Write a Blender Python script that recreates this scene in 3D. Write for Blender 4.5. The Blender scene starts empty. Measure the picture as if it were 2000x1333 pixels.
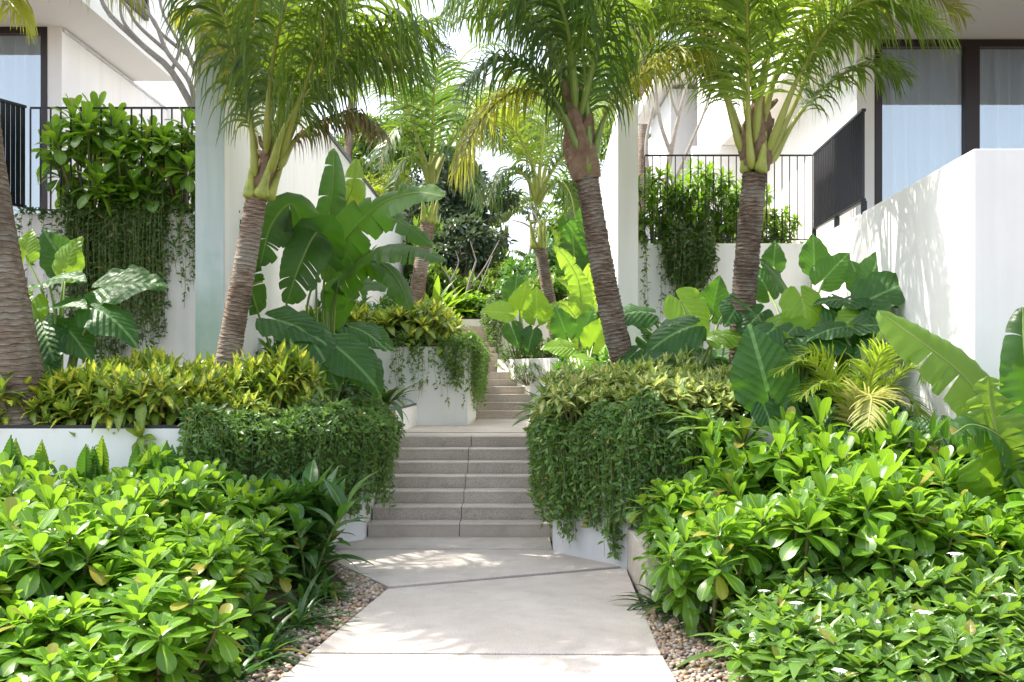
import bpy, math, random
import numpy as np
from mathutils import Vector, Matrix

# ---------------------------------------------------------------- camera, world, sun, exposure
SC = bpy.context.scene
COL = SC.collection
FPX, HOR, CZ = 1944.4, 725.0, 1.65        # focal length and horizon in photo pixels, eye height
cam_d = bpy.data.cameras.new('camera'); cam = bpy.data.objects.new('camera', cam_d); COL.objects.link(cam)
cam.location = (0, 0, CZ); cam.rotation_euler = (math.radians(90), 0, 0)
cam_d.sensor_width = 36; cam_d.lens = 35; cam_d.shift_y = (HOR - 666.5) / 2000.0
cam_d.clip_start = 0.1; cam_d.clip_end = 3000
SC.camera = cam
SUN_AZ = math.atan2(-0.93, 0.37)           # horizontal direction towards the sun, from +Y turning to +X
SUN_EL = math.radians(57)
w = bpy.data.worlds.new('World'); SC.world = w; w.use_nodes = True
wn = w.node_tree.nodes; wl = w.node_tree.links
sky = wn.new('ShaderNodeTexSky'); sky.sky_type = 'NISHITA'; sky.sun_disc = False
sky.sun_elevation = SUN_EL; sky.sun_rotation = SUN_AZ
sky.air_density = 1.0; sky.dust_density = 2.5; sky.ozone_density = 1.0
hs = wn.new('ShaderNodeHueSaturation'); hs.inputs['Saturation'].default_value = .48; hs.inputs['Value'].default_value = 1.15      # thin white haze over the blue
wl.new(sky.outputs[0], hs.inputs['Color']); wl.new(hs.outputs[0], wn['Background'].inputs[0]); wn['Background'].inputs[1].default_value = 0.15
sd = bpy.data.lights.new('sun', 'SUN'); sun = bpy.data.objects.new('sun', sd); COL.objects.link(sun)
sd.energy = 3.5; sd.angle = math.radians(0.5); sd.color = (1.0, 0.94, 0.84)
tosun = Vector((math.sin(SUN_AZ) * math.cos(SUN_EL), math.cos(SUN_AZ) * math.cos(SUN_EL), math.sin(SUN_EL)))
sun.rotation_euler = tosun.to_track_quat('Z', 'Y').to_euler(); sun.location = (-8, 4, 20)
vs = SC.view_settings; vs.view_transform = 'Standard'; vs.look = 'None'; vs.gamma = 1.0; vs.use_curve_mapping = False
vs.exposure = 1.52
SC.cycles.max_bounces = 8; SC.cycles.diffuse_bounces = 4; SC.cycles.transmission_bounces = 6
SC.cycles.transparent_max_bounces = 6; SC.cycles.glossy_bounces = 3

rng = np.random.default_rng(11)
def P(px, py, D):
    return np.array([(px - 1000.0) / FPX * D, D, CZ - (py - HOR) / FPX * D])
def PZ(px, py, D, z):
    q = P(px, py, D); q[2] = z; return q
def gz(y): return -.06 + float(np.interp(y, [22, 26, 60, 120, 1500], [0, 2.8, 4.5, 5, 5]))      # height of the rising ground
def U(a, b, n=None): return rng.uniform(a, b, n)

# ---------------------------------------------------------------- mesh helpers
class MB:
    """collects quads (numpy) and links them as one mesh object"""
    def __init__(s): s.V = []; s.Q = []; s.U = []; s.n = 0
    def add(s, V, Q, UV=None):
        V = np.asarray(V, float).reshape(-1, 3); Q = np.asarray(Q, int).reshape(-1, 4)
        s.V.append(V); s.Q.append(Q + s.n)
        s.U.append(np.zeros((len(V), 2)) if UV is None else np.asarray(UV, float)); s.n += len(V)
    def inst(s, T, R, Pn, S):
        V, Q, UV = T; N = len(Pn)
        if N == 0: return
        S = np.asarray(S, float)
        if S.ndim == 0: S = np.full(N, float(S))
        if S.ndim == 1: S = S[:, None].repeat(3, 1)
        W = np.einsum('nij,nkj->nki', R, V[None] * S[:, None, :]) + Pn[:, None, :]
        k = len(V); QQ = Q[None] + (np.arange(N) * k)[:, None, None]
        s.add(W.reshape(-1, 3), QQ.reshape(-1, 4), np.tile(UV, (N, 1)))
    def box(s, x0, x1, y0, y1, z0, z1):
        V = [(x, y, z) for z in (z0, z1) for y in (y0, y1) for x in (x0, x1)]
        s.add(V, [(0, 2, 3, 1), (4, 5, 7, 6), (0, 1, 5, 4), (2, 6, 7, 3), (0, 4, 6, 2), (1, 3, 7, 5)])
    def beam(s, a, b, wd, ht):
        """upright beam between two points; wd across, ht vertical (or across when upright)"""
        a = np.asarray(a, float); b = np.asarray(b, float); t = b - a; t = t / np.linalg.norm(t)
        up = np.array([0, 0, 1.0]) if abs(t[2]) < .9 else np.array([0, 1.0, 0])
        sd_ = np.cross(t, up); sd_ /= np.linalg.norm(sd_); u2 = np.cross(sd_, t)
        V = [p + sd_ * sx * wd / 2 + u2 * sz * ht / 2 for p in (a, b) for sz in (-1, 1) for sx in (-1, 1)]
        s.add(V, [(0, 2, 3, 1), (4, 5, 7, 6), (0, 1, 5, 4), (2, 6, 7, 3), (0, 4, 6, 2), (1, 3, 7, 5)])
    def tube(s, pts, rad, k=8, v0=0.0, cap=True):
        pts = np.asarray(pts, float); n = len(pts)
        rad = np.asarray(rad, float); rad = np.full(n, float(rad)) if rad.ndim == 0 else rad
        T = np.gradient(pts, axis=0); T /= np.linalg.norm(T, axis=1)[:, None] + 1e-9
        ref = np.array([0, 1.0, 0.1]) if abs(T[0][2]) > .5 else np.array([0, 0.1, 1.0])
        A = np.cross(T, ref); A /= np.linalg.norm(A, axis=1)[:, None] + 1e-9; B = np.cross(T, A)
        th = np.linspace(0, 2 * math.pi, k + 1)
        if rad.ndim == 1: rad = rad[:, None].repeat(k + 1, 1)
        V = pts[:, None, :] + rad[:, :, None] * (A[:, None, :] * np.cos(th)[None, :, None] + B[:, None, :] * np.sin(th)[None, :, None])
        L = np.concatenate([[0], np.cumsum(np.linalg.norm(np.diff(pts, axis=0), axis=1))]) + v0
        UV = np.stack([np.tile(th / (2 * math.pi), (n, 1)), np.repeat(L[:, None], k + 1, 1)], -1)
        V = V.reshape(-1, 3); UV = UV.reshape(-1, 2)
        i = np.arange(n - 1)[:, None]; j = np.arange(k)[None, :]
        a = i * (k + 1) + j
        Q = np.stack([a, a + 1, a + k + 2, a + k + 1], -1).reshape(-1, 4)
        s.add(V, Q, UV)
        if cap:
            for e in (0, n - 1):
                ring = V[e * (k + 1):e * (k + 1) + k]; c = ring.mean(0)
                VV = np.vstack([ring, c[None]])
                if k % 2 == 0:
                    s.add(VV, [(m, (m + 1) % k, (m + 2) % k, k) for m in range(0, k, 2)])
    def build(s, name, mat, parent=None, smooth=True, loc=None):
        V = np.concatenate(s.V); Q = np.concatenate(s.Q); UV = np.concatenate(s.U)
        V = V - org(parent)
        if loc is not None: V = V - np.asarray(loc, float)
        me = bpy.data.meshes.new(name)
        me.vertices.add(len(V)); me.vertices.foreach_set('co', V.astype(np.float32).ravel())
        me.loops.add(len(Q) * 4); me.loops.foreach_set('vertex_index', Q.astype(np.int32).ravel())
        me.polygons.add(len(Q)); me.polygons.foreach_set('loop_start', np.arange(0, len(Q) * 4, 4, dtype=np.int32))
        me.polygons.foreach_set('loop_total', np.full(len(Q), 4, dtype=np.int32))
        me.polygons.foreach_set('use_smooth', np.full(len(Q), bool(smooth)))
        uvl = me.uv_layers.new(name='UVMap'); uvl.data.foreach_set('uv', UV[Q.ravel()].astype(np.float32).ravel())
        me.update(calc_edges=True)
        me.materials.append(mat)
        o = bpy.data.objects.new(name, me); COL.objects.link(o)
        if parent is not None: o.parent = parent
        elif loc is not None: o.location = loc
        return o
def org(p):
    v = np.zeros(3)
    while p is not None: v += np.array(p.location); p = p.parent
    return v
def tag(o, label=None, cat=None, group=None, kind=None):
    if label: o['label'] = label
    if cat: o['category'] = cat
    if group: o['group'] = group
    if kind: o['kind'] = kind
    return o
def empty(name, loc, label=None, cat=None, group=None, kind=None):
    o = bpy.data.objects.new(name, None); COL.objects.link(o); o.location = [float(c) for c in loc]
    o.empty_display_size = .2
    return tag(o, label, cat, group, kind)
def copy_tree(o, parent=None):
    c = o.copy(); COL.objects.link(c); c.parent = parent
    for ch in list(o.children): copy_tree(ch, c)
    return c
def prism(name, poly, z0, z1, mat, parent=None, bevel=0.0):
    """vertical prism from a plan polygon (list of (x, y)); z1 may be a list of heights"""
    n = len(poly); o0 = org(parent)
    zt = list(z1) if hasattr(z1, '__len__') else [z1] * n
    V = [(x - o0[0], y - o0[1], z0 - o0[2]) for x, y in poly] + [(p[0] - o0[0], p[1] - o0[1], zz - o0[2]) for p, zz in zip(poly, zt)]
    area = sum(poly[i][0] * poly[(i + 1) % n][1] - poly[(i + 1) % n][0] * poly[i][1] for i in range(n))
    Fs = [tuple(range(n))[::-1], tuple(range(n, 2 * n))] + [(i, (i + 1) % n, n + (i + 1) % n, n + i) for i in range(n)]
    if area < 0: Fs = [f[::-1] for f in Fs]
    me = bpy.data.meshes.new(name); me.from_pydata(V, [], Fs); me.update(); me.materials.append(mat)
    if bevel > 0:
        import bmesh
        bm = bmesh.new(); bm.from_mesh(me)
        bmesh.ops.bevel(bm, geom=list(bm.edges), offset=bevel, segments=2, affect='EDGES', profile=.6)
        bm.to_mesh(me); bm.free()
    o = bpy.data.objects.new(name, me); COL.objects.link(o)
    if parent is not None: o.parent = parent
    return o
def strip_wall(name, line, th, z0, z1, mat, parent=None, bevel=0.012):
    """wall of thickness th running to the left of the walking direction of line; mitred corners"""
    pts = [np.array(p[:2], float) for p in line]; off = []
    for i, p in enumerate(pts):
        d0 = pts[i] - pts[i - 1] if i > 0 else pts[1] - pts[0]
        d1 = pts[i + 1] - pts[i] if i < len(pts) - 1 else d0
        if i == 0: d0 = d1
        n0 = np.array([-d0[1], d0[0]]) / np.linalg.norm(d0); n1 = np.array([-d1[1], d1[0]]) / np.linalg.norm(d1)
        m = n0 + n1; m /= np.linalg.norm(m); off.append(p + m * th / max(.35, float(m @ n0)))
    poly = [tuple(p) for p in pts] + [tuple(p) for p in off[::-1]]
    return prism(name, poly, z0, z1, mat, parent, bevel)
def spline(ctrl, n=24):
    """Catmull-Rom through the control points"""
    C = [np.asarray(c, float) for c in ctrl]
    if len(C) == 2: return np.array([C[0] + (C[1] - C[0]) * t for t in np.linspace(0, 1, n)])
    C = [2 * C[0] - C[1]] + C + [2 * C[-1] - C[-2]]
    m = len(C) - 3; out = []
    for t in np.linspace(0, m - 1e-6, n):
        i = int(t); u = t - i; a, b, c, d = C[i:i + 4]
        out.append(.5 * ((2 * b) + (-a + c) * u + (2 * a - 5 * b + 4 * c - d) * u * u + (-a + 3 * b - 3 * c + d) * u ** 3))
    return np.array(out)
def nrm(v):
    v = np.asarray(v, float); return v / (np.linalg.norm(v, axis=-1, keepdims=True) + 1e-9)
def frames(Y, Z):
    """rotation matrices with columns x, y=Y, z~Z"""
    Y = nrm(Y); X = nrm(np.cross(Y, Z)); Z2 = np.cross(X, Y)
    return np.stack([X, Y, Z2], -1)

# ---------------------------------------------------------------- materials
def new_mat(name):
    m = bpy.data.materials.new(name); m.use_nodes = True
    nt = m.node_tree; nt.nodes.remove(nt.nodes['Principled BSDF'])
    return m, nt, nt.nodes, nt.links, nt.nodes['Material Output']
def nd(nodes, typ, **kw):
    n = nodes.new(typ)
    for k, v in kw.items():
        if k.startswith('i_'): n.inputs[k[2:].replace('_', ' ')].default_value = v
        else: setattr(n, k, v)
    return n
def ramp(nodes, stops):
    r = nodes.new('ShaderNodeValToRGB'); el = r.color_ramp.elements
    while len(el) < len(stops): el.new(.5)
    for e, (p, c) in zip(el, stops): e.position = p; e.color = (*c, 1) if len(c) == 3 else c
    return r
def mix(nodes, links, fac, a, b, mode='MIX'):
    m = nodes.new('ShaderNodeMix'); m.data_type = 'RGBA'; m.blend_type = mode
    for sock, v in ((m.inputs[0], fac), (m.inputs[6], a), (m.inputs[7], b)):
        if isinstance(v, bpy.types.NodeSocket): links.new(v, sock)
        elif isinstance(v, (int, float)): sock.default_value = v
        else: sock.default_value = (*v, 1)
    return m.outputs[2]
def mth(nodes, links, op, a, b=None, c=None):
    m = nodes.new('ShaderNodeMath'); m.operation = op
    for i, v in enumerate((a, b, c)):
        if v is None: continue
        if isinstance(v, bpy.types.NodeSocket): links.new(v, m.inputs[i])
        else: m.inputs[i].default_value = v
    return m.outputs[0]

def leaf_mat(name, dark, light, tr=(.25, .5, .03), rough=.35, trans=.4, vein=None, mode=None, yellow=None, yamt=0.0, spec=.5, nscale=3.0):
    """leaf: per-leaf tint, veins from the UV (u across 0..1, v along), translucent"""
    m, nt, N, L, out = new_mat(name)
    geo = N.new('ShaderNodeNewGeometry'); uv = N.new('ShaderNodeUVMap')
    sep = N.new('ShaderNodeSeparateXYZ'); L.new(uv.outputs[0], sep.inputs[0])
    u, v = sep.outputs[0], sep.outputs[1]
    rnd = geo.outputs['Random Per Island']
    oi = N.new('ShaderNodeObjectInfo')
    tc = N.new('ShaderNodeTexCoord')
    no = nd(N, 'ShaderNodeTexNoise', i_Scale=nscale, i_Detail=2.0); L.new(tc.outputs['Object'], no.inputs['Vector'])
    f = mth(N, L, 'ADD', mth(N, L, 'MULTIPLY', rnd, .65), mth(N, L, 'MULTIPLY', no.outputs[0], .5))
    f = mth(N, L, 'ADD', f, mth(N, L, 'MULTIPLY', mth(N, L, 'SUBTRACT', oi.outputs['Random'], .5), .25))
    col = mix(N, L, f, dark, light)
    au = mth(N, L, 'ABSOLUTE', mth(N, L, 'SUBTRACT', u, .5))
    trc = mix(N, L, f, tuple(c * .7 for c in tr), tr)
    if yellow:
        # yellow variegation: whole-leaf chance and a feathered centre
        y1 = mth(N, L, 'LESS_THAN', mth(N, L, 'FRACT', mth(N, L, 'MULTIPLY', rnd, 37.7)), yamt)
        n2 = nd(N, 'ShaderNodeTexNoise', i_Scale=14.0, i_Detail=3.0)
        L.new(uv.outputs[0], n2.inputs['Vector'])
        n3 = nd(N, 'ShaderNodeTexNoise', i_Scale=60.0, i_Detail=2.0); L.new(tc.outputs['Object'], n3.inputs['Vector'])
        pat = mth(N, L, 'SMOOTH_MIN', 1.0, mth(N, L, 'MULTIPLY_ADD', au, -2.4, mth(N, L, 'MULTIPLY_ADD', n3.outputs[0], 2.6, -.2)), .1)
        pat = mth(N, L, 'MAXIMUM', pat, 0.0)
        yf = mth(N, L, 'MULTIPLY', pat, mth(N, L, 'MULTIPLY_ADD', y1, .75, .25))
        yf = mth(N, L, 'MINIMUM', yf, 1.0)
        col = mix(N, L, yf, col, yellow)
        trc = mix(N, L, yf, trc, tuple(min(1, c * 1.1) for c in yellow))
    # a few old yellowing leaves, and browned spots and edges
    old = mth(N, L, 'LESS_THAN', mth(N, L, 'FRACT', mth(N, L, 'MULTIPLY', rnd, 91.3)), .022)
    col = mix(N, L, mth(N, L, 'MULTIPLY', old, .8), col, (.36, .27, .05))
    n9 = nd(N, 'ShaderNodeTexNoise', i_Scale=34.0, i_Detail=3.0); L.new(tc.outputs['Object'], n9.inputs['Vector'])
    sp = mth(N, L, 'GREATER_THAN', mth(N, L, 'MULTIPLY_ADD', au, .16, n9.outputs[0]), .76)
    col = mix(N, L, mth(N, L, 'MULTIPLY', sp, .7), col, (.16, .10, .04))
    bumpsrc = None
    if vein:
        mid = mth(N, L, 'LESS_THAN', au, .028 if mode else .045)
        vf = mid
        if mode:
            k = {'banana': (60.0, .9), 'ear': (8.5, .75), 'broad': (9.0, 1.2)}[mode]
            t = mth(N, L, 'MULTIPLY', mth(N, L, 'SUBTRACT', v, mth(N, L, 'MULTIPLY', au, k[1])), k[0])
            sn = mth(N, L, 'FRACT', t)
            tri = mth(N, L, 'ABSOLUTE', mth(N, L, 'SUBTRACT', sn, .5))
            bumpsrc = mth(N, L, 'MULTIPLY', tri, 2.0)
            if mode == 'ear':
                cr = nd(N, 'ShaderNodeTexVoronoi', i_Scale=26.0); L.new(tc.outputs['Object'], cr.inputs['Vector'])
                bumpsrc = mth(N, L, 'ADD', mth(N, L, 'MULTIPLY', bumpsrc, .6), mth(N, L, 'MULTIPLY', cr.outputs['Distance'], .45))
            line = mth(N, L, 'GREATER_THAN', tri, .47 if mode == 'ear' else .45 if mode != 'banana' else .38)
            vf = mth(N, L, 'MAXIMUM', mid, mth(N, L, 'MULTIPLY', line, .45 if mode != 'banana' else .30))
        col = mix(N, L, mth(N, L, 'MULTIPLY', vf, .75), col, vein)
    pb = nd(N, 'ShaderNodeBsdfPrincipled'); L.new(col, pb.inputs['Base Color'])
    pb.inputs['Roughness'].default_value = rough; pb.inputs['Specular IOR Level'].default_value = spec
    if mode:
        bp = nd(N, 'ShaderNodeBump', i_Strength=.5, i_Distance=.02 if mode == 'ear' else .006); L.new(bumpsrc, bp.inputs['Height'])
        L.new(bp.outputs[0], pb.inputs['Normal'])
    tb = nd(N, 'ShaderNodeBsdfTranslucent'); L.new(trc, tb.inputs[0])
    ms = N.new('ShaderNodeMixShader'); ms.inputs[0].default_value = trans
    L.new(pb.outputs[0], ms.inputs[1]); L.new(tb.outputs[0], ms.inputs[2]); L.new(ms.outputs[0], out.inputs[0])
    return m
def plain_mat(name, col, rough=.6, metal=0.0, var=.12, scale=8.0, bump=.0, spec=.5, bscale=60.0):
    m, nt, N, L, out = new_mat(name)
    tc = N.new('ShaderNodeTexCoord')
    no = nd(N, 'ShaderNodeTexNoise', i_Scale=scale, i_Detail=5.0); L.new(tc.outputs['Object'], no.inputs['Vector'])
    c = mix(N, L, no.outputs[0], tuple(x * (1 - var) for x in col), tuple(min(1, x * (1 + var)) for x in col))
    pb = nd(N, 'ShaderNodeBsdfPrincipled'); L.new(c, pb.inputs['Base Color'])
    pb.inputs['Roughness'].default_value = rough; pb.inputs['Metallic'].default_value = metal
    pb.inputs['Specular IOR Level'].default_value = spec
    if bump:
        n2 = nd(N, 'ShaderNodeTexNoise', i_Scale=bscale, i_Detail=4.0); L.new(tc.outputs['Object'], n2.inputs['Vector'])
        bp = nd(N, 'ShaderNodeBump', i_Strength=bump, i_Distance=.01); L.new(n2.outputs[0], bp.inputs['Height']); L.new(bp.outputs[0], pb.inputs['Normal'])
    L.new(pb.outputs[0], out.inputs[0]); return m
def wall_mat(name, col, grime=.15, streak=.1, green=0.0):
    """painted render: fine roller texture, faint rain streaks and stains"""
    m, nt, N, L, out = new_mat(name)
    tc = N.new('ShaderNodeTexCoord')
    mp = nd(N, 'ShaderNodeMapping'); mp.inputs['Scale'].default_value = (5, 5, .35); L.new(tc.outputs['Object'], mp.inputs[0])
    n1 = nd(N, 'ShaderNodeTexNoise', i_Scale=1.3, i_Detail=6.0); L.new(mp.outputs[0], n1.inputs['Vector'])
    n2 = nd(N, 'ShaderNodeTexNoise', i_Scale=.9, i_Detail=7.0, i_Roughness=.65); L.new(tc.outputs['Object'], n2.inputs['Vector'])
    r1 = ramp(N, [(.45, (0, 0, 0)), (.75, (1, 1, 1))]); L.new(n1.outputs[0], r1.inputs[0])
    r2 = ramp(N, [(.45, (0, 0, 0)), (.7, (1, 1, 1))]); L.new(n2.outputs[0], r2.inputs[0])
    dirt = (col[0] * .62, col[1] * .6, col[2] * .55) if not green else (col[0] * .5, col[1] * .72, col[2] * .6)
    c = mix(N, L, mth(N, L, 'MULTIPLY', r1.outputs[0], streak), col, dirt)
    c = mix(N, L, mth(N, L, 'MULTIPLY', r2.outputs[0], grime), c, dirt)
    pb = nd(N, 'ShaderNodeBsdfPrincipled'); L.new(c, pb.inputs['Base Color']); pb.inputs['Roughness'].default_value = .75 if not green else .4
    n3 = nd(N, 'ShaderNodeTexNoise', i_Scale=90.0, i_Detail=3.0); L.new(tc.outputs['Object'], n3.inputs['Vector'])
    bp = nd(N, 'ShaderNodeBump', i_Strength=.25, i_Distance=.004); L.new(n3.outputs[0], bp.inputs['Height']); L.new(bp.outputs[0], pb.inputs['Normal'])
    L.new(pb.outputs[0], out.inputs[0]); return m
def stone_mat(name, c1, c2, speck=.5, rough=.75):
    m, nt, N, L, out = new_mat(name)
    tc = N.new('ShaderNodeTexCoord')
    n1 = nd(N, 'ShaderNodeTexNoise', i_Scale=1.4, i_Detail=8.0, i_Roughness=.65); L.new(tc.outputs['Object'], n1.inputs['Vector'])
    n2 = nd(N, 'ShaderNodeTexNoise', i_Scale=130.0, i_Detail=3.0); L.new(tc.outputs['Object'], n2.inputs['Vector'])
    n4 = nd(N, 'ShaderNodeTexNoise', i_Scale=4.0, i_Detail=6.0, i_Roughness=.7); L.new(tc.outputs['Object'], n4.inputs['Vector'])
    r1 = ramp(N, [(.35, (0, 0, 0)), (.65, (1, 1, 1))]); L.new(n1.outputs[0], r1.inputs[0])
    c = mix(N, L, r1.outputs[0], c1, c2)
    r4 = ramp(N, [(.5, (0, 0, 0)), (.72, (1, 1, 1))]); L.new(n4.outputs[0], r4.inputs[0])
    c = mix(N, L, mth(N, L, 'MULTIPLY', r4.outputs[0], .5), c, tuple(x * .72 for x in c1))
    r2 = ramp(N, [(.38, (.45, .42, .4)), (.5, (.8, .8, .8)), (.62, (1, 1, 1))]); L.new(n2.outputs[0], r2.inputs[0])
    c = mix(N, L, speck, c, r2.outputs[0], 'MULTIPLY')
    pb = nd(N, 'ShaderNodeBsdfPrincipled'); L.new(c, pb.inputs['Base Color']); pb.inputs['Roughness'].default_value = rough
    bp = nd(N, 'ShaderNodeBump', i_Strength=.3, i_Distance=.003); L.new(n2.outputs[0], bp.inputs['Height']); L.new(bp.outputs[0], pb.inputs['Normal'])
    L.new(pb.outputs[0], out.inputs[0]); return m
def trunk_mat(name, c1, c2, c3, ring=26.0):
    """ringed palm bark from the UV (u round, v metres up)"""
    m, nt, N, L, out = new_mat(name)
    uv = N.new('ShaderNodeUVMap'); tc = N.new('ShaderNodeTexCoord')
    mp = nd(N, 'ShaderNodeMapping'); mp.inputs['Scale'].default_value = (10, 10, 90); L.new(tc.outputs['Object'], mp.inputs[0])
    n1 = nd(N, 'ShaderNodeTexNoise', i_Scale=1.0, i_Detail=6.0, i_Roughness=.7); L.new(mp.outputs[0], n1.inputs['Vector'])
    n2 = nd(N, 'ShaderNodeTexNoise', i_Scale=5.0, i_Detail=4.0); L.new(tc.outputs['Object'], n2.inputs['Vector'])
    sep = N.new('ShaderNodeSeparateXYZ'); L.new(uv.outputs[0], sep.inputs[0])
    t = mth(N, L, 'MULTIPLY', sep.outputs[1], ring)
    t = mth(N, L, 'ADD', t, mth(N, L, 'MULTIPLY', n2.outputs[0], 1.6))
    saw = mth(N, L, 'FRACT', t)
    r0 = ramp(N, [(.0, (0, 0, 0)), (.1, (1, 1, 1)), (.55, (.65, .65, .65)), (.9, (.25, .25, .25)), (1.0, (0, 0, 0))]); L.new(saw, r0.inputs[0])
    r1 = ramp(N, [(.34, c1), (.5, c2), (.66, c3)]); L.new(n1.outputs[0], r1.inputs[0])
    n5 = nd(N, 'ShaderNodeTexNoise', i_Scale=3.2, i_Detail=5.0, i_Roughness=.6); L.new(tc.outputs['Object'], n5.inputs['Vector'])
    r5 = ramp(N, [(.48, (0, 0, 0)), (.62, (1, 1, 1))]); L.new(n5.outputs[0], r5.inputs[0])
    lich = mix(N, L, mth(N, L, 'MULTIPLY', r5.outputs[0], .45), r1.outputs[0], (.42, .41, .36))       # lichen blotches
    n6 = nd(N, 'ShaderNodeTexNoise', i_Scale=2.1, i_Detail=4.0); mp6 = nd(N, 'ShaderNodeMapping'); mp6.inputs['Location'].default_value = (7, 3, 5); L.new(tc.outputs['Object'], mp6.inputs[0]); L.new(mp6.outputs[0], n6.inputs['Vector'])
    r6 = ramp(N, [(.5, (0, 0, 0)), (.65, (1, 1, 1))]); L.new(n6.outputs[0], r6.inputs[0])
    lich = mix(N, L, mth(N, L, 'MULTIPLY', r6.outputs[0], .5), lich, c1)
    c = mix(N, L, mth(N, L, 'MULTIPLY', mth(N, L, 'SUBTRACT', 1.0, r0.outputs[0]), .6), lich, c1)
    pb = nd(N, 'ShaderNodeBsdfPrincipled'); L.new(c, pb.inputs['Base Color']); pb.inputs['Roughness'].default_value = .9
    pb.inputs['Specular IOR Level'].default_value = .2
    h = mth(N, L, 'ADD', r0.outputs[0], n1.outputs[0])
    bp = nd(N, 'ShaderNodeBump', i_Strength=.9, i_Distance=.012); L.new(h, bp.inputs['Height']); L.new(bp.outputs[0], pb.inputs['Normal'])
    L.new(pb.outputs[0], out.inputs[0]); return m
def glass_mat(name, tint=(.75, .82, .85), refl=.28):
    """window glass: see-through pane with a fresnel reflection"""
    m, nt, N, L, out = new_mat(name)
    tr = nd(N, 'ShaderNodeBsdfTransparent'); tr.inputs[0].default_value = (*tint, 1)
    gl = nd(N, 'ShaderNodeBsdfGlossy', i_Roughness=.01); gl.inputs[0].default_value = (1, 1, 1, 1)
    lw = nd(N, 'ShaderNodeFresnel', i_IOR=1.5)
    f = mth(N, L, 'ADD', lw.outputs[0], refl)
    ms = N.new('ShaderNodeMixShader'); L.new(f, ms.inputs[0]); L.new(tr.outputs[0], ms.inputs[1]); L.new(gl.outputs[0], ms.inputs[2])
    L.new(ms.outputs[0], out.inputs[0]); return m

M = {}
M['white'] = wall_mat('white_render', (.86, .85, .84), .13, .16)
M['white2'] = wall_mat('white_render_weathered', (.78, .78, .79), .25, .3)
M['grey_wall'] = wall_mat('grey_render', (.60, .60, .60), .25, .2)
M['patina'] = wall_mat('weathered_grey_green_render', (.52, .60, .61), .85, .6, green=1.0)
M['taupe'] = wall_mat('taupe_render', (.42, .38, .36), .1, .1)
M['soffit'] = wall_mat('soffit_render', (.78, .77, .73), .05, .02)
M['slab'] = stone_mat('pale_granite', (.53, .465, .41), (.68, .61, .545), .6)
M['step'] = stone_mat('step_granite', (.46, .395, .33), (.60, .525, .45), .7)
M['bench'] = stone_mat('bench_stone', (.50, .44, .36), (.62, .56, .48), .5)
M['soil'] = plain_mat('soil', (.10, .065, .04), .95, var=.5, scale=20, bump=.8)
M['gap'] = plain_mat('joint_grit', (.035, .03, .027), .95, var=.4, scale=60, bump=.5)
M['cap'] = plain_mat('dark_metal_cap', (.035, .035, .04), .4, .3, var=.2)
M['frame'] = plain_mat('dark_bronze_frame', (.03, .022, .022), .35, .4, var=.15)
M['rail'] = plain_mat('dark_rail_paint', (.018, .019, .026), .4, .3, var=.15)
M['glass'] = glass_mat('window_glass', (.80, .88, .94), .16)
M['curtain'] = plain_mat('curtain_cloth', (.80, .84, .84), .9, var=.06, scale=3)
M['room'] = plain_mat('room_wall', (.25, .26, .27), .9)
M['bark'] = plain_mat('grey_bark', (.30, .27, .24), .9, var=.45, scale=25, bump=.6)
M['stem'] = plain_mat('green_stem', (.16, .22, .06), .6, var=.3)
M['woody'] = plain_mat('woody_stem', (.13, .12, .05), .85, var=.4, scale=20)
M['trunk'] = trunk_mat('palm_bark', (.07, .045, .03), (.27, .195, .145), (.55, .44, .35), 24)
M['trunk_dark'] = trunk_mat('dark_palm_bark', (.035, .024, .018), (.19, .135, .10), (.42, .33, .25), 24)
M['trunk_big'] = trunk_mat('old_palm_bark', (.09, .06, .042), (.27, .20, .15), (.46, .37, .29), 17)
M['sheath'] = plain_mat('palm_sheath', (.30, .34, .06), .5, var=.6, scale=11)
M['fibre'] = plain_mat('brown_fibre', (.20, .13, .085), .95, var=.55, scale=16, bump=1.0, bscale=30)
M['rachis'] = plain_mat('frond_midrib', (.31, .34, .07), .4, var=.2, scale=6)
M['rachis_g'] = plain_mat('green_midrib', (.17, .25, .05), .4, var=.2, scale=6)
M['petal'] = plain_mat('white_petal', (.85, .85, .80), .5, var=.03)
M['pink'] = plain_mat('pink_petal', (.65, .06, .25), .6, var=.2)
M['frond'] = leaf_mat('palm_leaflet', (.035, .085, .014), (.12, .20, .028), tr=(.36, .54, .04), rough=.36, trans=.34, spec=.6)
M['frond_y'] = leaf_mat('yellowing_palm_leaflet', (.12, .18, .02), (.34, .33, .04), tr=(.65, .66, .06), rough=.4, trans=.4)
M['frond_l'] = leaf_mat('bright_palm_leaflet', (.07, .15, .02), (.15, .26, .03), tr=(.45, .62, .05), rough=.38, trans=.42)
M['frond_d'] = leaf_mat('dark_palm_leaflet', (.022, .065, .018), (.075, .14, .028), tr=(.22, .40, .04), rough=.36, trans=.3, spec=.6)
M['frond_dry'] = leaf_mat('dry_palm_leaflet', (.20, .15, .08), (.38, .30, .16), tr=(.4, .3, .12), rough=.7, trans=.3)
M['banana'] = leaf_mat('banana_leaf', (.012, .048, .008), (.035, .105, .012), tr=(.18, .48, .02), rough=.32, trans=.38, vein=(.22, .36, .07), mode='banana')
M['banana_y'] = leaf_mat('bright_banana_leaf', (.10, .23, .02), (.18, .31, .03), tr=(.42, .66, .04), rough=.34, trans=.45, vein=(.45, .50, .10), mode='banana')
M['ear'] = leaf_mat('elephant_ear_leaf', (.016, .07, .016), (.042, .12, .026), tr=(.18, .46, .03), rough=.42, trans=.33, vein=(.20, .36, .12), mode='ear', spec=.35)
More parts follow.
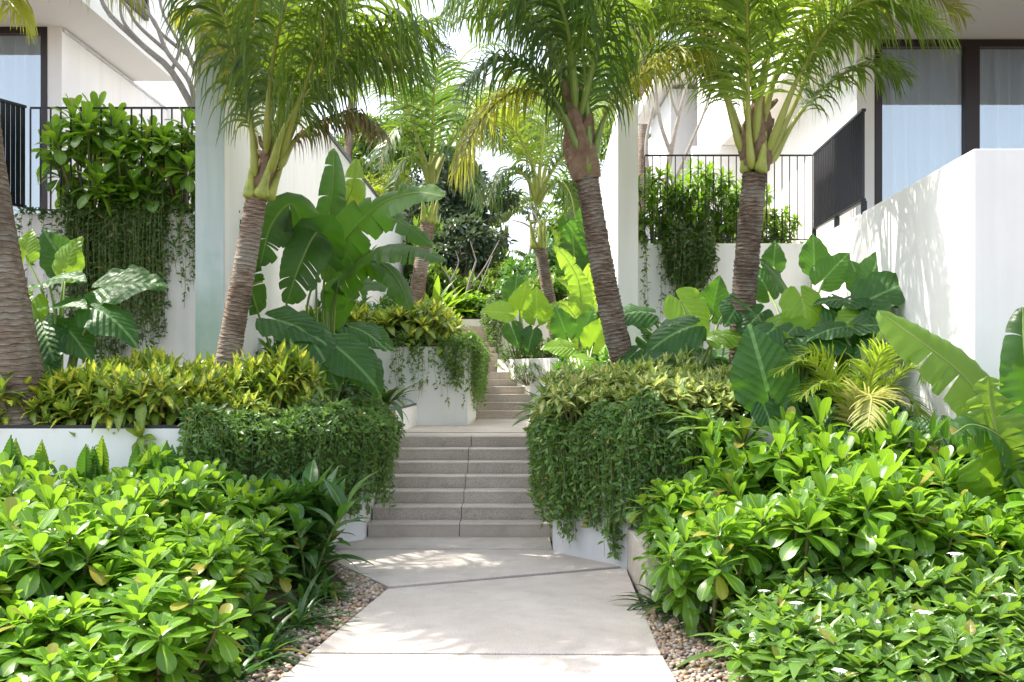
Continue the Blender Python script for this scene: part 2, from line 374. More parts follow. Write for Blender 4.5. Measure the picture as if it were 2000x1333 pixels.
M['ear_y'] = leaf_mat('bright_elephant_ear_leaf', (.14, .30, .02), (.20, .38, .03), tr=(.50, .80, .05), rough=.34, trans=.45, vein=(.35, .50, .10), mode='ear')
M['broad'] = leaf_mat('glossy_broad_leaf', (.028, .10, .012), (.125, .26, .024), tr=(.40, .70, .04), rough=.33, trans=.38, vein=(.30, .46, .07), spec=.6)
M['broad_d'] = leaf_mat('deep_green_broad_leaf', (.02, .075, .018), (.05, .14, .03), tr=(.18, .42, .03), rough=.3, trans=.3, vein=(.18, .3, .08))
M['garden'] = leaf_mat('gardenia_leaf', (.035, .11, .018), (.12, .24, .035), tr=(.36, .62, .05), rough=.27, trans=.35, vein=(.28, .42, .10), mode='broad', spec=.6)
M['croton'] = leaf_mat('variegated_leaf', (.045, .13, .02), (.14, .27, .035), tr=(.38, .6, .05), rough=.4, trans=.33, yellow=(.78, .72, .09), yamt=.30)
M['croton_p'] = leaf_mat('pale_variegated_leaf', (.06, .15, .03), (.18, .31, .06), tr=(.4, .55, .08), rough=.4, trans=.33, yellow=(.80, .76, .28), yamt=.36)
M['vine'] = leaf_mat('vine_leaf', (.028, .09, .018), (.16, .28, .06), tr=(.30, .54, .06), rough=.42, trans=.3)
M['vine_d'] = leaf_mat('dark_vine_leaf', (.022, .068, .014), (.09, .17, .035), tr=(.20, .32, .05), rough=.5, trans=.3)  # darker green vine leaf
M['grass'] = leaf_mat('strap_leaf', (.02, .07, .016), (.055, .14, .028), tr=(.18, .38, .03), rough=.35, trans=.3)
M['strap'] = leaf_mat('light_strap_leaf', (.07, .16, .03), (.16, .28, .06), tr=(.40, .60, .08), rough=.35, trans=.35)
M['areca'] = leaf_mat('areca_leaflet', (.11, .22, .02), (.24, .34, .03), tr=(.55, .75, .05), rough=.36, trans=.42)
M['areca_p'] = leaf_mat('pale_areca_leaflet', (.30, .32, .08), (.44, .42, .14), tr=(.7, .7, .2), rough=.4, trans=.4)
M['tree_d'] = leaf_mat('dark_tree_leaf', (.030, .062, .032), (.095, .14, .075), tr=(.18, .26, .10), rough=.4, trans=.25)
M['tree_m'] = leaf_mat('mid_tree_leaf', (.045, .11, .018), (.13, .22, .03), tr=(.30, .48, .04), rough=.4, trans=.35)
M['tree_y'] = leaf_mat('yellow_green_tree_leaf', (.12, .20, .02), (.30, .34, .03), tr=(.5, .6, .05), rough=.4, trans=.4)

# ---------------------------------------------------------------- leaf templates (x across, y along, z up)
def leaf_t(W=.4, prof='ob', n=5, fold=.18, bend=.4, wave=0.0, cols=1):
    t = np.linspace(0, 1, n + 1)
    if prof == 'ob':
        t = np.array([0, .2, .42, .62, .78, .90, .97, 1.0]); n = 7
        wd = W / 2 * np.interp(t, [0, .2, .42, .62, .78, .90, .97, 1.0], [.10, .32, .66, .92, 1.0, .82, .48, .12])
    elif prof == 'lance': wd = W / 2 * np.sin(math.pi * np.power(t, .85))
    elif prof == 'ellip': wd = W / 2 * np.power(np.sin(math.pi * t), .75)
    elif prof == 'strap': wd = W / 2 * np.minimum(1, t * 6 + .5) * np.clip((1 - t) * 3.0, 0, 1) ** .7
    wd = np.maximum(wd, W * .025)
    a = bend * t; dy = np.cos(a); dz = -np.sin(a)
    y = np.concatenate([[0], np.cumsum((dy[1:] + dy[:-1]) / 2 * np.diff(t))])
    z = np.concatenate([[0], np.cumsum((dz[1:] + dz[:-1]) / 2 * np.diff(t))])
    xs = np.linspace(-1, 1, 2 * cols + 1); k = len(xs)
    V = np.zeros((n + 1, k, 3)); V[:, :, 0] = wd[:, None] * xs[None]
    V[:, :, 1] = y[:, None]; V[:, :, 2] = z[:, None] + fold * np.abs(V[:, :, 0]) + wave * np.sin(t * 14)[:, None] * np.abs(xs)[None]
    UV = np.stack([np.tile((xs + 1) / 2, (n + 1, 1)), np.repeat(t[:, None], k, 1)], -1)
    i = np.arange(n)[:, None]; j = np.arange(k - 1)[None]
    a = i * k + j; Q = np.stack([a, a + 1, a + k + 1, a + k], -1).reshape(-1, 4)
    return V.reshape(-1, 3), Q, UV.reshape(-1, 2)
def heart_t(n=20, m=9, ruffle=.035, droop=.5, cup=.15, back=.30):
    """elephant-ear leaf, stalk joins at the origin, tip at y=+1 * .78, lobes behind"""
    ph = np.linspace(0, 1, n + 1); V = []; UV = []
    s = np.linspace(-1, 1, 2 * m + 1)
    for i, t in enumerate(ph):
        y = -back + t * (1 + back)
        wdt = float(np.interp(t, [0, .04, .1, .2, .33, .5, .65, .8, .92, 1], [.16, .27, .38, .47, .50, .455, .37, .245, .115, .012]))
        for q in s:
            x = q * wdt * (1 + .035 * math.sin(t * 31) * abs(q) + .03 * math.sin(t * 13 + 1))
            yy = y if y > 0 else y * min(1.0, abs(q) / .42) ** .8      # the sinus between the lobes
            e = abs(q)
            phs = (yy * 1.0 - abs(x) * .75) * 2 * math.pi * 6.5
            z = ruffle * math.sin(phs) * (e ** .7) + .030 * math.sin(t * 17 + q) * e ** 2 + .02 * math.sin(t * 29 + 2) * e ** 3 + cup * abs(x) - droop * (yy if yy > 0 else yy * .6) ** 2 * .5 - droop * .35 * x * x * 2
            V.append((x, yy, z)); UV.append((.5 + x / 1.0, (yy + back) / (1 + back)))
    k = 2 * m + 1; i = np.arange(n)[:, None]; j = np.arange(k - 1)[None]
    a = i * k + j; Q = np.stack([a, a + 1, a + k + 1, a + k], -1).reshape(-1, 4)
    return np.array(V), Q, np.array(UV)
T_OB = [leaf_t(.42, 'ob', 6, .25, b) for b in (.15, .5, .95)]
T_LAN = [leaf_t(.34, 'lance', 5, .25, b) for b in (.2, .7, 1.2)]
T_ELL = [leaf_t(.46, 'ellip', 6, .22, b, .008) for b in (.15, .5, .9)]
T_CRO = [leaf_t(.42, 'lance', 5, .25, b, .02) for b in (.2, .6, 1.1)]
T_VINE = [leaf_t(.42, 'lance', 3, .3, b) for b in (.1, .6)]
T_STRAP = [leaf_t(.085, 'strap', 8, .3, b) for b in (.9, 1.5, 2.1)]
T_STRAPW = [leaf_t(.14, 'strap', 8, .3, b) for b in (.7, 1.3, 1.9)]
T_GING = [leaf_t(.32, 'lance', 7, .3, b) for b in (.3, .8, 1.3)]
T_HEL = [leaf_t(.40, 'lance', 8, .2, b) for b in (.05, .25)]
T_HEART = [heart_t(droop=d, ruffle=r, cup=c) for d, r, c in ((.5, .009, .12), (.95, .012, .05), (.25, .007, .25))]

def rand_dirs(n, el_lo, el_hi):
    az = U(0, 2 * math.pi, n); el = np.radians(U(el_lo, el_hi, n))
    return np.stack([np.cos(az) * np.cos(el), np.sin(az) * np.cos(el), np.sin(el)], -1)
def rosette(mb, c, axis, Ts, n, L, el_in=80, el_out=-10, jit=.15, r0=.0):
    """spiral of leaves round a stem tip; the inner ones young and upright"""
    axis = nrm(axis); ref = np.array([1.0, .3, 0]) if abs(axis[2]) > .5 else np.array([0, 0, 1.0])
    A = nrm(np.cross(axis, ref)); B = np.cross(axis, A)
    i = np.arange(n); f = (i + .5) / n
    az = i * 2.39996 + U(0, 6.28) + U(-.2, .2, n)
    el = np.radians(el_in + (el_out - el_in) * f ** .85 + U(-10, 10, n))
    D = (A[None] * np.cos(az)[:, None] + B[None] * np.sin(az)[:, None]) * np.cos(el)[:, None] + axis[None] * np.sin(el)[:, None]
    S = L * (.5 + .55 * np.sqrt(f)) * (1 + U(-jit, jit, n))
    Pn = c[None] - axis[None] * (f * L * .35)[:, None] + nrm(D) * r0
    up = axis[None] * np.cos(el)[:, None] - (D - axis[None] * np.sin(el)[:, None]) * np.tan(el)[:, None] * 0 + U(-.15, .15, (n, 3))
    hor = A[None] * np.cos(az)[:, None] + B[None] * np.sin(az)[:, None]
    nz = axis[None] * np.cos(el)[:, None] - hor * np.sin(el)[:, None] + U(-.18, .18, (n, 3))
    R = frames(D, nz)
    sel = np.clip((f * len(Ts)).astype(int) + (U(0, 1, n) < .3) * 1, 0, len(Ts) - 1)
    for q in range(len(Ts)):
        k = sel == q
        if k.any(): mb.inst(Ts[q], R[k], Pn[k], S[k])

def make_shrub(name, seed, H, Rr, ntip, Ts, nleaf, L, lm, sm, side=.35, lower=8, flowers=0):
    """one shrub: stems and leaves as parts; dome of leaf rosettes, more leaves down the stems"""
    global rng
    rng = np.random.default_rng(seed)
    root = empty(name, (0, 0, 0))
    st = MB(); lf = MB(); fls = []
    for i in range(ntip):
        a = i * 2.39996 + U(-.3, .3); q = math.sqrt((i + .5) / ntip)
        rr = Rr * q; top = H * (1 - side * q ** 2.2) * U(.88, 1.06)
        tip = np.array([rr * math.cos(a), rr * math.sin(a), top])
        if q > .72 and i % 2: tip[2] *= U(.35, .75)
        b0 = np.array([tip[0] * .18, tip[1] * .18, 0.0]); mid = np.array([tip[0] * .75, tip[1] * .75, tip[2] * .55])
        pts = spline([b0, mid, tip], 7); st.tube(pts, np.linspace(.011, .005, 7) * (L / .2 + .4), 5, cap=False)
        ax = nrm(pts[-1] - pts[-2] + np.array([0, 0, .05])) + U(-.12, .12, 3)
        rosette(lf, tip, ax, Ts, nleaf, L)
        if lower:
            tpar = U(.35, .92, lower); pp = np.array([pts[int(x * 6)] * (1 - (x * 6) % 1) + pts[min(6, int(x * 6) + 1)] * ((x * 6) % 1) for x in tpar])
            d = rand_dirs(lower, -30, 35); R = frames(d, np.array([0, 0, 1.0])[None] + U(-.3, .3, (lower, 3)))
            lf.inst(Ts[-1], R, pp, U(.55, 1.0, lower) * L)
        if flowers and i % flowers == 0:
            n = 6; az = np.arange(n) * 2 * math.pi / n; d = np.stack([np.cos(az), np.sin(az), np.full(n, .25)], -1)
            d = d + nrm(ax)[None] * .2; c = tip + nrm(ax) * L * .35 + np.array([0, 0, .03])
            fl = MB(); fls.append(fl); fl.inst(leaf_t(.62, 'ellip', 4, .2, .6), frames(d, np.array([[0, 0, 1.0]]).repeat(n, 0)), c[None].repeat(n, 0), np.full(n, L * .26))
            fl.tube(np.array([c, c - [0, 0, .04]]), .006, 5, cap=False)
    st.build('stems', sm, root); lf.build('foliage', lm, root)
    for fl in fls: fl.build('flower', M['petal'], root)
    return root

ORD = ['nearest', 'second', 'third', 'fourth', 'fifth', 'sixth', 'seventh', 'eighth', 'ninth', 'tenth', 'eleventh', 'twelfth']
def scatter(protos, places, labels, cat, group, seed=1, smin=.85, smax=1.15, tilt=.08, ref=None):
    """copies of the shrubs at (x, y, z[, scale[, hscale]]); labels: one phrase or a function of the place"""
    r = random.Random(seed); outl = []
    for i, p in enumerate(places):
        src = protos[i % len(protos)]
        o = copy_tree(src)
        o.location = p[:3]; s = (p[3] if len(p) > 3 else 1.0) * r.uniform(smin, smax); h = p[4] if len(p) > 4 else 1.0
        o.scale = (s, s, s * h)
        o.rotation_euler = (r.uniform(-tilt, tilt), r.uniform(-tilt, tilt), r.uniform(0, 6.28))
        tag(o, labels(p) if callable(labels) else labels, cat, group)
        outl.append(o)
    if ref:      # say which one: its place in its row, counted from a landmark
        name, sg = ref; places = [p if len(p) > 5 else (*p, 0, 0, 0)[:5] + (0,) for p in places]; rows = sorted({p[5] for p in places})
        for ri, rw in enumerate(rows):
            idx = sorted([i for i, p in enumerate(places) if p[5] == rw], key=lambda i: sg * places[i][0])
            for j, i in enumerate(idx):
                outl[i]['label'] = ('%s, %s from the %s' % (outl[i]['label'], ORD[min(j, 11)].replace('nearest', 'first'), name)) + (' in the %s row' % ('front' if ri == 0 else ORD[min(ri, 11)]) if len(rows) > 1 else '')
    return outl
def drop(root):
    for ch in list(root.children): drop(ch)
    bpy.data.objects.remove(root)
def jitter_grid(x0, x1, y0, y1, dx, dy, seed, zf, keep=lambda x, y: True, sf=lambda x, y: 1.0, hf=lambda x, y: 1.0):
    r = random.Random(seed); out = []; y = y0; k = 0
    while y <= y1:
        x = x0 + (dx / 2 if k % 2 else 0)
        while x <= x1:
            xx = x + r.uniform(-.25, .25) * dx; yy = y + r.uniform(-.25, .25) * dy
            if keep(xx, yy): out.append((xx, yy, zf(xx, yy), sf(xx, yy), hf(xx, yy), k))
            x += dx
        y += dy; k += 1
    return out

# ---------------------------------------------------------------- palms
def frond(root, ctrl, Lf=.55, mat='frond', rmat='rachis', seed=0, start=.28, npair=62, wid=.030, hang=1.0, r0=.032, tears=.06, dry=0.0, fwd=.55, sweep=0.0):
    """pinnate frond along a midrib; every leaflet bends under its own weight"""
    r = np.random.default_rng(seed)
    pts = spline(ctrl, 40); L = np.concatenate([[0], np.cumsum(np.linalg.norm(np.diff(pts, axis=0), axis=1))]); L /= L[-1]
    fr = MB(); n = npair; nseg = 6
    t = start + (1 - start) * (np.linspace(0, 1, n) ** .95)
    for sgn in (-1, 1):
        tt = np.clip(t + r.uniform(-.004, .004, n), 0, 1)
        keep = r.random(n) > tears; tt = tt[keep]; m = len(tt)
        B = np.stack([np.interp(tt, L, pts[:, k]) for k in range(3)], -1)
        B2 = np.stack([np.interp(np.clip(tt + .02, 0, 1), L, pts[:, k]) for k in range(3)], -1)
        B1 = np.stack([np.interp(np.clip(tt - .02, 0, 1), L, pts[:, k]) for k in range(3)], -1)
        T = nrm(B2 - B1); up = np.array([0, 0, 1.0])[None].repeat(m, 0)
        hz = nrm(pts[-1] - pts[0]); hz[2] = 0
        if np.linalg.norm(hz) < .25: hz = np.array([.3, -1, 0.])
        up = nrm(up * 1.0 - hz[None] * np.clip(T[:, 2:3], 0, 1) * 1.5)
        S = nrm(np.cross(T, up)) * sgn; N = nrm(np.cross(S * sgn, T))
        prof = np.clip(np.sin(math.pi * (.12 + .86 * (tt - start) / (1 - start))) ** .55, .25, 1)
        Ls = Lf * prof * r.uniform(.8, 1.12, m)
        d = nrm(S + T * (fwd + .5 * ((tt - start) / (1 - start))[:, None]) + N * r.uniform(.0, .35, m)[:, None] + r.normal(0, .13, (m, 3)))
        hg = hang * r.uniform(.55, 1.5, m) * .5; hg = hg * (1 - .3 * (tt - start) / (1 - start))
        W = wid * r.uniform(.75, 1.15, m) * (.55 + .45 * prof)
        p = B.copy(); Vs = []
        wn_ = nrm(N + S * .0)
        for q in range(nseg + 1):
            f = q / nseg
            wq = W * (1 - f) ** .6 * (.65 + .35 * min(1, f * 4)) + .0015
            wdir = nrm(np.cross(d, wn_))
            Vs.append(np.stack([p - wdir * wq[:, None] / 2, p + wdir * wq[:, None] / 2], 1))
            p = p + d * (Ls / nseg)[:, None]
            d = nrm(d + np.array([0, 0, -1.0])[None] * (hg * (.25 + f * 1.2))[:, None] + r.normal(0, .04, (m, 3)))
        V = np.stack(Vs, 1).reshape(m, -1, 3); k = V.shape[1]
        a = np.arange(nseg) * 2; Q1 = np.stack([a, a + 1, a + 3, a + 2], -1)
        Q = Q1[None] + (np.arange(m) * k)[:, None, None]
        UV = np.tile(np.stack([np.tile([.3, .3], nseg + 1), np.repeat(np.linspace(0, 1, nseg + 1), 2)], -1), (m, 1))
        fr.add(V.reshape(-1, 3), Q.reshape(-1, 4), UV)
    o = fr.build('frond', M[mat], root)
    rb = MB(); rad = r0 * (1 - L) ** .8 + .004; rad[:10] *= np.linspace(1.9, 1.0, 10); rad[:3] *= [.25, .75, .95]
    rb.tube(pts, rad, 6, cap=False); rb.build('midrib', M[rmat], o)
    return o
def auto_frond(root, c, az, el, length, bend, seed, **kw):
    """frond from its start direction (degrees) and how far it bends down"""
    a = math.radians(az); e = math.radians(el); p = np.array(c, float); pts = [p.copy()]
    for i in range(6):
        d = np.array([math.sin(a) * math.cos(e), math.cos(a) * math.cos(e), math.sin(e)])
        p = p + d * length / 6; pts.append(p.copy()); e -= math.radians(bend) / 6 * (.5 + i * .2)
    return frond(root, pts, seed=seed, **kw)
def palm_trunk(root, ctrl, r_base, r_top, mat, ringlen=.042, amp=.07, sides=22, flare=.25, seed=3):
    r = np.random.default_rng(seed)
    C = spline(ctrl, 60); Ls = np.concatenate([[0], np.cumsum(np.linalg.norm(np.diff(C, axis=0), axis=1))]); tot = Ls[-1]
    n = int(tot / ringlen * 6); s = np.linspace(0, tot, n)
    pts = np.stack([np.interp(s, Ls, C[:, k]) for k in range(3)], -1)
    ph = s / ringlen + .55 * np.sin(s * 5.3) + .3 * np.sin(s * 12.1); th = np.linspace(0, 2 * math.pi, sides + 1)
    shift = .35 * np.sin(th[None] * 2 + ph[:, None] * .13) + .25 * np.sin(th[None] * 3 + ph[:, None] * .31)
    pp = ph[:, None] + shift; k = np.floor(pp).astype(int); fr_ = pp - k
    jr = r.uniform(.4, 1.3, k.max() - k.min() + 3)[k - k.min()]
    base = r_base + (r_top - r_base) * (s / tot) + r_base * flare * np.exp(-s / .22)
    saw = (fr_ ** .8) * amp * jr - .1 * amp * np.sin(th[None] * 9 + k)
    rad = base[:, None] * (1 + saw); rad[:, -1] = rad[:, 0]
    mb = MB(); mb.tube(pts, rad, sides); return mb.build('trunk', M[mat], root)
def sheath(root, c, top, r, n=6, seed=0, mat='sheath'):
    """overlapping leaf bases round the growing point"""
    rr = np.random.default_rng(seed); mb = MB(); c = np.array(c); top = np.array(top)
    for i in range(n):
        a = i * 2.4 + .4; o = np.array([math.cos(a), math.sin(a), 0]) * r
        p0 = c + o * .45 - np.array([0, 0, .03]); p1 = c + o * .8 + (top - c) * .12; p2 = c + o * .95 + (top - c) * .35; p3 = c + o * 1.15 + (top - c) * rr.uniform(.55, .8)
        pts = spline([p0, p1, p2, p3], 12); rad = r * np.interp(np.linspace(0, 1, 12), [0, .06, .18, .4, .8, 1], [.12, .45, .62, .36, .2, .05])
        mb.tube(pts, rad, 8)
    return mb.build('leaf_base', M[mat], root)
def fibre_wrap(root, c, top, r, seed=0):
    rr = np.random.default_rng(seed); mb = MB(); c = np.array(c, float); top = np.array(top, float)
    n = 16; f = np.linspace(0, 1, n); pts = c[None] + (top - c)[None] * f[:, None]
    k = 14; th = np.linspace(0, 2 * math.pi, k + 1)
    rad = r * np.interp(f, [0, .25, .75, 1], [.95, 1.25, 1.0, .45])[:, None] * (1 + .22 * np.sin(th * 3 + f[:, None] * 6) + rr.uniform(-.1, .1, (n, k + 1)))
    rad[:, -1] = rad[:, 0]; mb.tube(pts, rad, k)
    for i in range(7):       # torn stubs of old leaf bases
        a = rr.uniform(0, 6.28); z = rr.uniform(.2, .9); p = c + (top - c) * z; o = np.array([math.cos(a), math.sin(a), 0])
        q = spline([p + o * r * .6, p + o * r * 1.3 + [0, 0, .05], p + o * r * rr.uniform(1.5, 2.1) + [0, 0, rr.uniform(.08, .2)]], 6)
        mb.tube(q, np.linspace(r * .45, r * .16, 6), 6)
    return mb.build('fibre_sheath', M['fibre'], root, smooth=False)

# ---------------------------------------------------------------- big leaves
def blade(root, ctrl, W=.45, stalk=.3, face=(0, -.7, .7), mat='banana', seed=0, tear=.12, droop=.35, name='leaf', r0=.02, prof=.62, gap=.10, stemmat='rachis_g', pw=.5):
    """banana-like paddle leaf with a stalk; torn along its side veins"""
    r = np.random.default_rng(seed); pts = spline(ctrl, 60)
    L = np.concatenate([[0], np.cumsum(np.linalg.norm(np.diff(pts, axis=0), axis=1))]); tot = L[-1]; L = L / tot
    n = 46; t = np.linspace(stalk, 1, n + 1); f = (t - stalk) / (1 - stalk)
    C = np.stack([np.interp(t, L, pts[:, k]) for k in range(3)], -1); T = nrm(np.gradient(C, axis=0))
    Nf = nrm(np.array(face, float))[None].repeat(n + 1, 0); S = nrm(np.cross(T, Nf)); N = nrm(np.cross(S, T))
    wd = W / 2 * np.clip(np.sin(math.pi * np.clip(f, 0, 1) ** prof), 0, 1) ** pw; wd = np.maximum(wd, .006)
    mb = MB(); m = 5
    for sgn in (-1, 1):
        i = 0
        while i < n:
            j = n
            g = i + 1
            while g < n and r.random() > tear: g += 1
            j = min(g, n)
            idx = np.arange(i, j + 1); k = len(idx)
            extra = r.uniform(-.25, .55) * gap * 6 * (0 if tear == 0 else 1); lean = r.uniform(-.12, .12) if tear else 0
            e = np.linspace(0, 1, m + 1)
            ff = np.linspace(0, 1, k); taper = 1 - gap * .6 * (np.abs(ff - .5) * 2) ** 3
            x = wd[idx][:, None] * e[None] * taper[:, None] ** (1 if tear else 0)
            dr = (droop + extra) * (e ** 2)[None] * wd[idx][:, None] / 1.2
            shr = (ff - .5)[:, None] * -1 * gap * .25 * e[None] ** 2 * (wd[idx][:, None])
            Pt = C[idx][:, None] + S[idx][:, None] * sgn * x[:, :, None] + T[idx][:, None] * (x * (.28 + lean) + shr)[:, :, None] \
                + N[idx][:, None] * (x * .30 - dr)[:, :, None] + np.array([0, 0, -1.0]) * (dr * .9)[:, :, None]
            Pt += N[idx][:, None] * (.006 * np.sin(idx * 1.9)[:, None] * e[None])[:, :, None]
            V = Pt.reshape(-1, 3); uu = .5 + sgn * e[None] * .5 * np.ones((k, 1)); vv = f[idx][:, None] * np.ones((1, m + 1))
            a = (np.arange(k - 1)[:, None] * (m + 1) + np.arange(m)[None])
            Q = np.stack([a, a + 1, a + m + 2, a + m + 1], -1).reshape(-1, 4)
            mb.add(V, Q, np.stack([uu, vv], -1).reshape(-1, 2)); i = j
    o = mb.build(name, M[mat], root)
    st = MB(); rad = r0 * (1 - L * .88); st.tube(pts, rad, 6, cap=False); st.build('stalk', M[stemmat], o)
    return o
def ear(root, base, at, size, tipdir, up=(0, -.35, 1), mat='ear', T=0, r0=.014, stemmat='rachis_g'):
    """elephant-ear leaf: stalk from base to at, heart-shaped blade pointing along tipdir"""
    at = np.array(at, float); base = np.array(base, float); td = nrm(np.array(tipdir, float)); upv = nrm(np.array(up, float))
    mb = MB(); mb.inst(T_HEART[T], frames(td[None], upv[None]), at[None], np.array([size]))
    o = mb.build('leaf', M[mat], root)
    mid = base * .45 + at * .55 + np.array([0, 0, .12]) * np.linalg.norm(at - base) + (base - at) * np.array([.12, .12, 0])
    st = MB(); pts = spline([base, mid, at], 14); st.tube(pts, np.linspace(r0 * 1.9, r0 * .6, 14), 7, cap=False); st.build('stalk', M[stemmat], o)
    return o
def ear_plant(label, base, leaves, group=None, mat='ear', name='elephant_ear_plant'):
    """leaves: (px, py, D, size, tip_dx, tip_dy, tip_dz[, facing_up][, T][, mat])"""
    root = empty(name, base, label, 'plant', group); bz = np.array(base, float)
    for i, q in enumerate(leaves):
        px, py, D, size, dx, dy, dz = q[:7]; up = q[7] if len(q) > 7 and q[7] is not None else (0, -.55, .85)
        T = q[8] if len(q) > 8 and q[8] is not None else i % 3; mt = q[9] if len(q) > 9 else mat
        at = P(px, py, D); a = i * 2.4; b = bz + np.array([math.cos(a) * .05, math.sin(a) * .05, .02])
        ear(root, b, at, size, (dx, dy, dz), up, mt, T, r0=.010 + size * .012)
    return root
def clump(name, label, base, Ts, n, L, mat, el=(35, 85), group=None, spread=.05, seed=0, cat='plant', lvar=.3, azc=None, part='leaf_blades'):
    """strap-leaved clump"""
    global rng
    rng = np.random.default_rng(seed); root = empty(name, base, label, cat, group); mb = MB()
    az = U(0, 6.283, n); e = np.radians(U(el[0], el[1], n))
    d = np.stack([np.cos(az) * np.cos(e), np.sin(az) * np.cos(e), np.sin(e)], -1)
    hor = np.stack([np.cos(az), np.sin(az), 0 * az], -1); nz = np.array([[0, 0, 1.0]]) * np.cos(e)[:, None] - hor * np.sin(e)[:, None]
    Pn = np.array(base)[None] + hor * U(0, spread, n)[:, None]; S = L * (1 + U(-lvar, lvar, n)); sel = rng.integers(0, len(Ts), n)
    for q in range(len(Ts)):
        k = sel == q
        if k.any(): mb.inst(Ts[q], frames(d[k], nz[k]), Pn[k], S[k])
    mb.build(part, M[mat], root); return root

# ---------------------------------------------------------------- hanging vines
def vines(name, label, line, depth, length, n, mat, seed, leafL=.05, bulge=.10, top_in=.25, kind='stuff', cat='vine', ragged=.35, dens=34, mound=.06, group=None, outn=None, stepl=.022):
    """strands creeping over a wall top and hanging down its face. line: top edge polyline (x, y, z), the face is to the right of its direction"""
    global rng
    rng = np.random.default_rng(seed)
    pl = np.array(line, float); seg = np.linalg.norm(np.diff(pl, axis=0), axis=1); cum = np.concatenate([[0], np.cumsum(seg)])
    st = MB(); PP = []; DD = []; NN = []
    for i in range(n):
        s = U(0, cum[-1]); k = min(len(seg) - 1, int(np.searchsorted(cum, s)) - 1); k = max(0, k); u = (s - cum[k]) / seg[k]
        p = pl[k] + (pl[k + 1] - pl[k]) * u; d = (pl[k + 1] - pl[k]) / seg[k]; o = nrm(np.array([d[1], -d[0], 0]))
        # soften the corner
        if k + 1 < len(seg) and u > .8: d2 = (pl[k + 2] - pl[k + 1]) / seg[k + 1]; o = nrm(o + np.array([d2[1], -d2[0], 0]) * (u - .8) * 2.5)
        if k > 0 and u < .2: d2 = (pl[k] - pl[k - 1]) / seg[k - 1]; o = nrm(o + np.array([d2[1], -d2[0], 0]) * (.2 - u) * 2.5)
        lump = 1 + .35 * math.sin(s * 7.3 + seed) + .25 * math.sin(s * 17.1 + seed * 2)
        out = U(.02, bulge) * max(.4, lump) if rng.random() < .75 else U(bulge * .7, bulge * 1.25)
        ln = (length(s / cum[-1]) if callable(length) else length) * (1 - ragged * rng.random() ** 1.6) * (1 + .13 * math.sin(s * 11 + seed) + .10 * math.sin(s * 23 + seed * 3))
        tin = U(.0, top_in); mo = mound * (1 + .6 * math.sin(s * 5.1 + seed) + .5 * math.sin(s * 12.7))
        c = [p - o * tin + [0, 0, U(.0, max(.01, mo))], p + o * .01 + [0, 0, mo * U(.4, 1.4)], p + o * out + [0, 0, -.07], p + o * (out * .9) + np.array([*(d[:2] * U(-.05, .05)), -ln * .5]), p + o * (out * U(.5, 1.0)) + np.array([*(d[:2] * U(-.08, .08)), -ln])]
        m = max(6, int((ln + tin) / .05)); pts = spline(c, m); st.tube(pts, .0022, 3, cap=False)
        q = max(3, int((ln + tin) / stepl)); f = U(0, 1, q); Lc = np.linspace(0, 1, m)
        pp = np.stack([np.interp(f, Lc, pts[:, a]) for a in range(3)], -1)
        tg = nrm(np.stack([np.interp(np.clip(f + .03, 0, 1), Lc, pts[:, a]) for a in range(3)], -1) - np.stack([np.interp(np.clip(f - .03, 0, 1), Lc, pts[:, a]) for a in range(3)], -1))
        rd = rand_dirs(q, -50, 60); dd = nrm(rd * 1.2 + tg * .35 + o[None] * .45); PP.append(pp); DD.append(dd)
        NN.append(nrm(o[None] * .8 + np.array([[0, 0, .9]]) + U(-.9, .9, (q, 3))))
    PP = np.concatenate(PP); DD = np.concatenate(DD); NN = np.concatenate(NN); S = leafL * U(.55, 1.5, len(PP)); sel = U(0, 1, len(PP)) < .5
    root = empty(name, pl[0], label, cat, group, kind)
    lf = MB()
    for q, k in ((0, sel), (1, ~sel)): lf.inst(T_VINE[q], frames(DD[k], NN[k]), PP[k], S[k])
    st.build('vine_stems', M['stem'], root); lf.build('vine_leaves', M[mat], root)
    return root

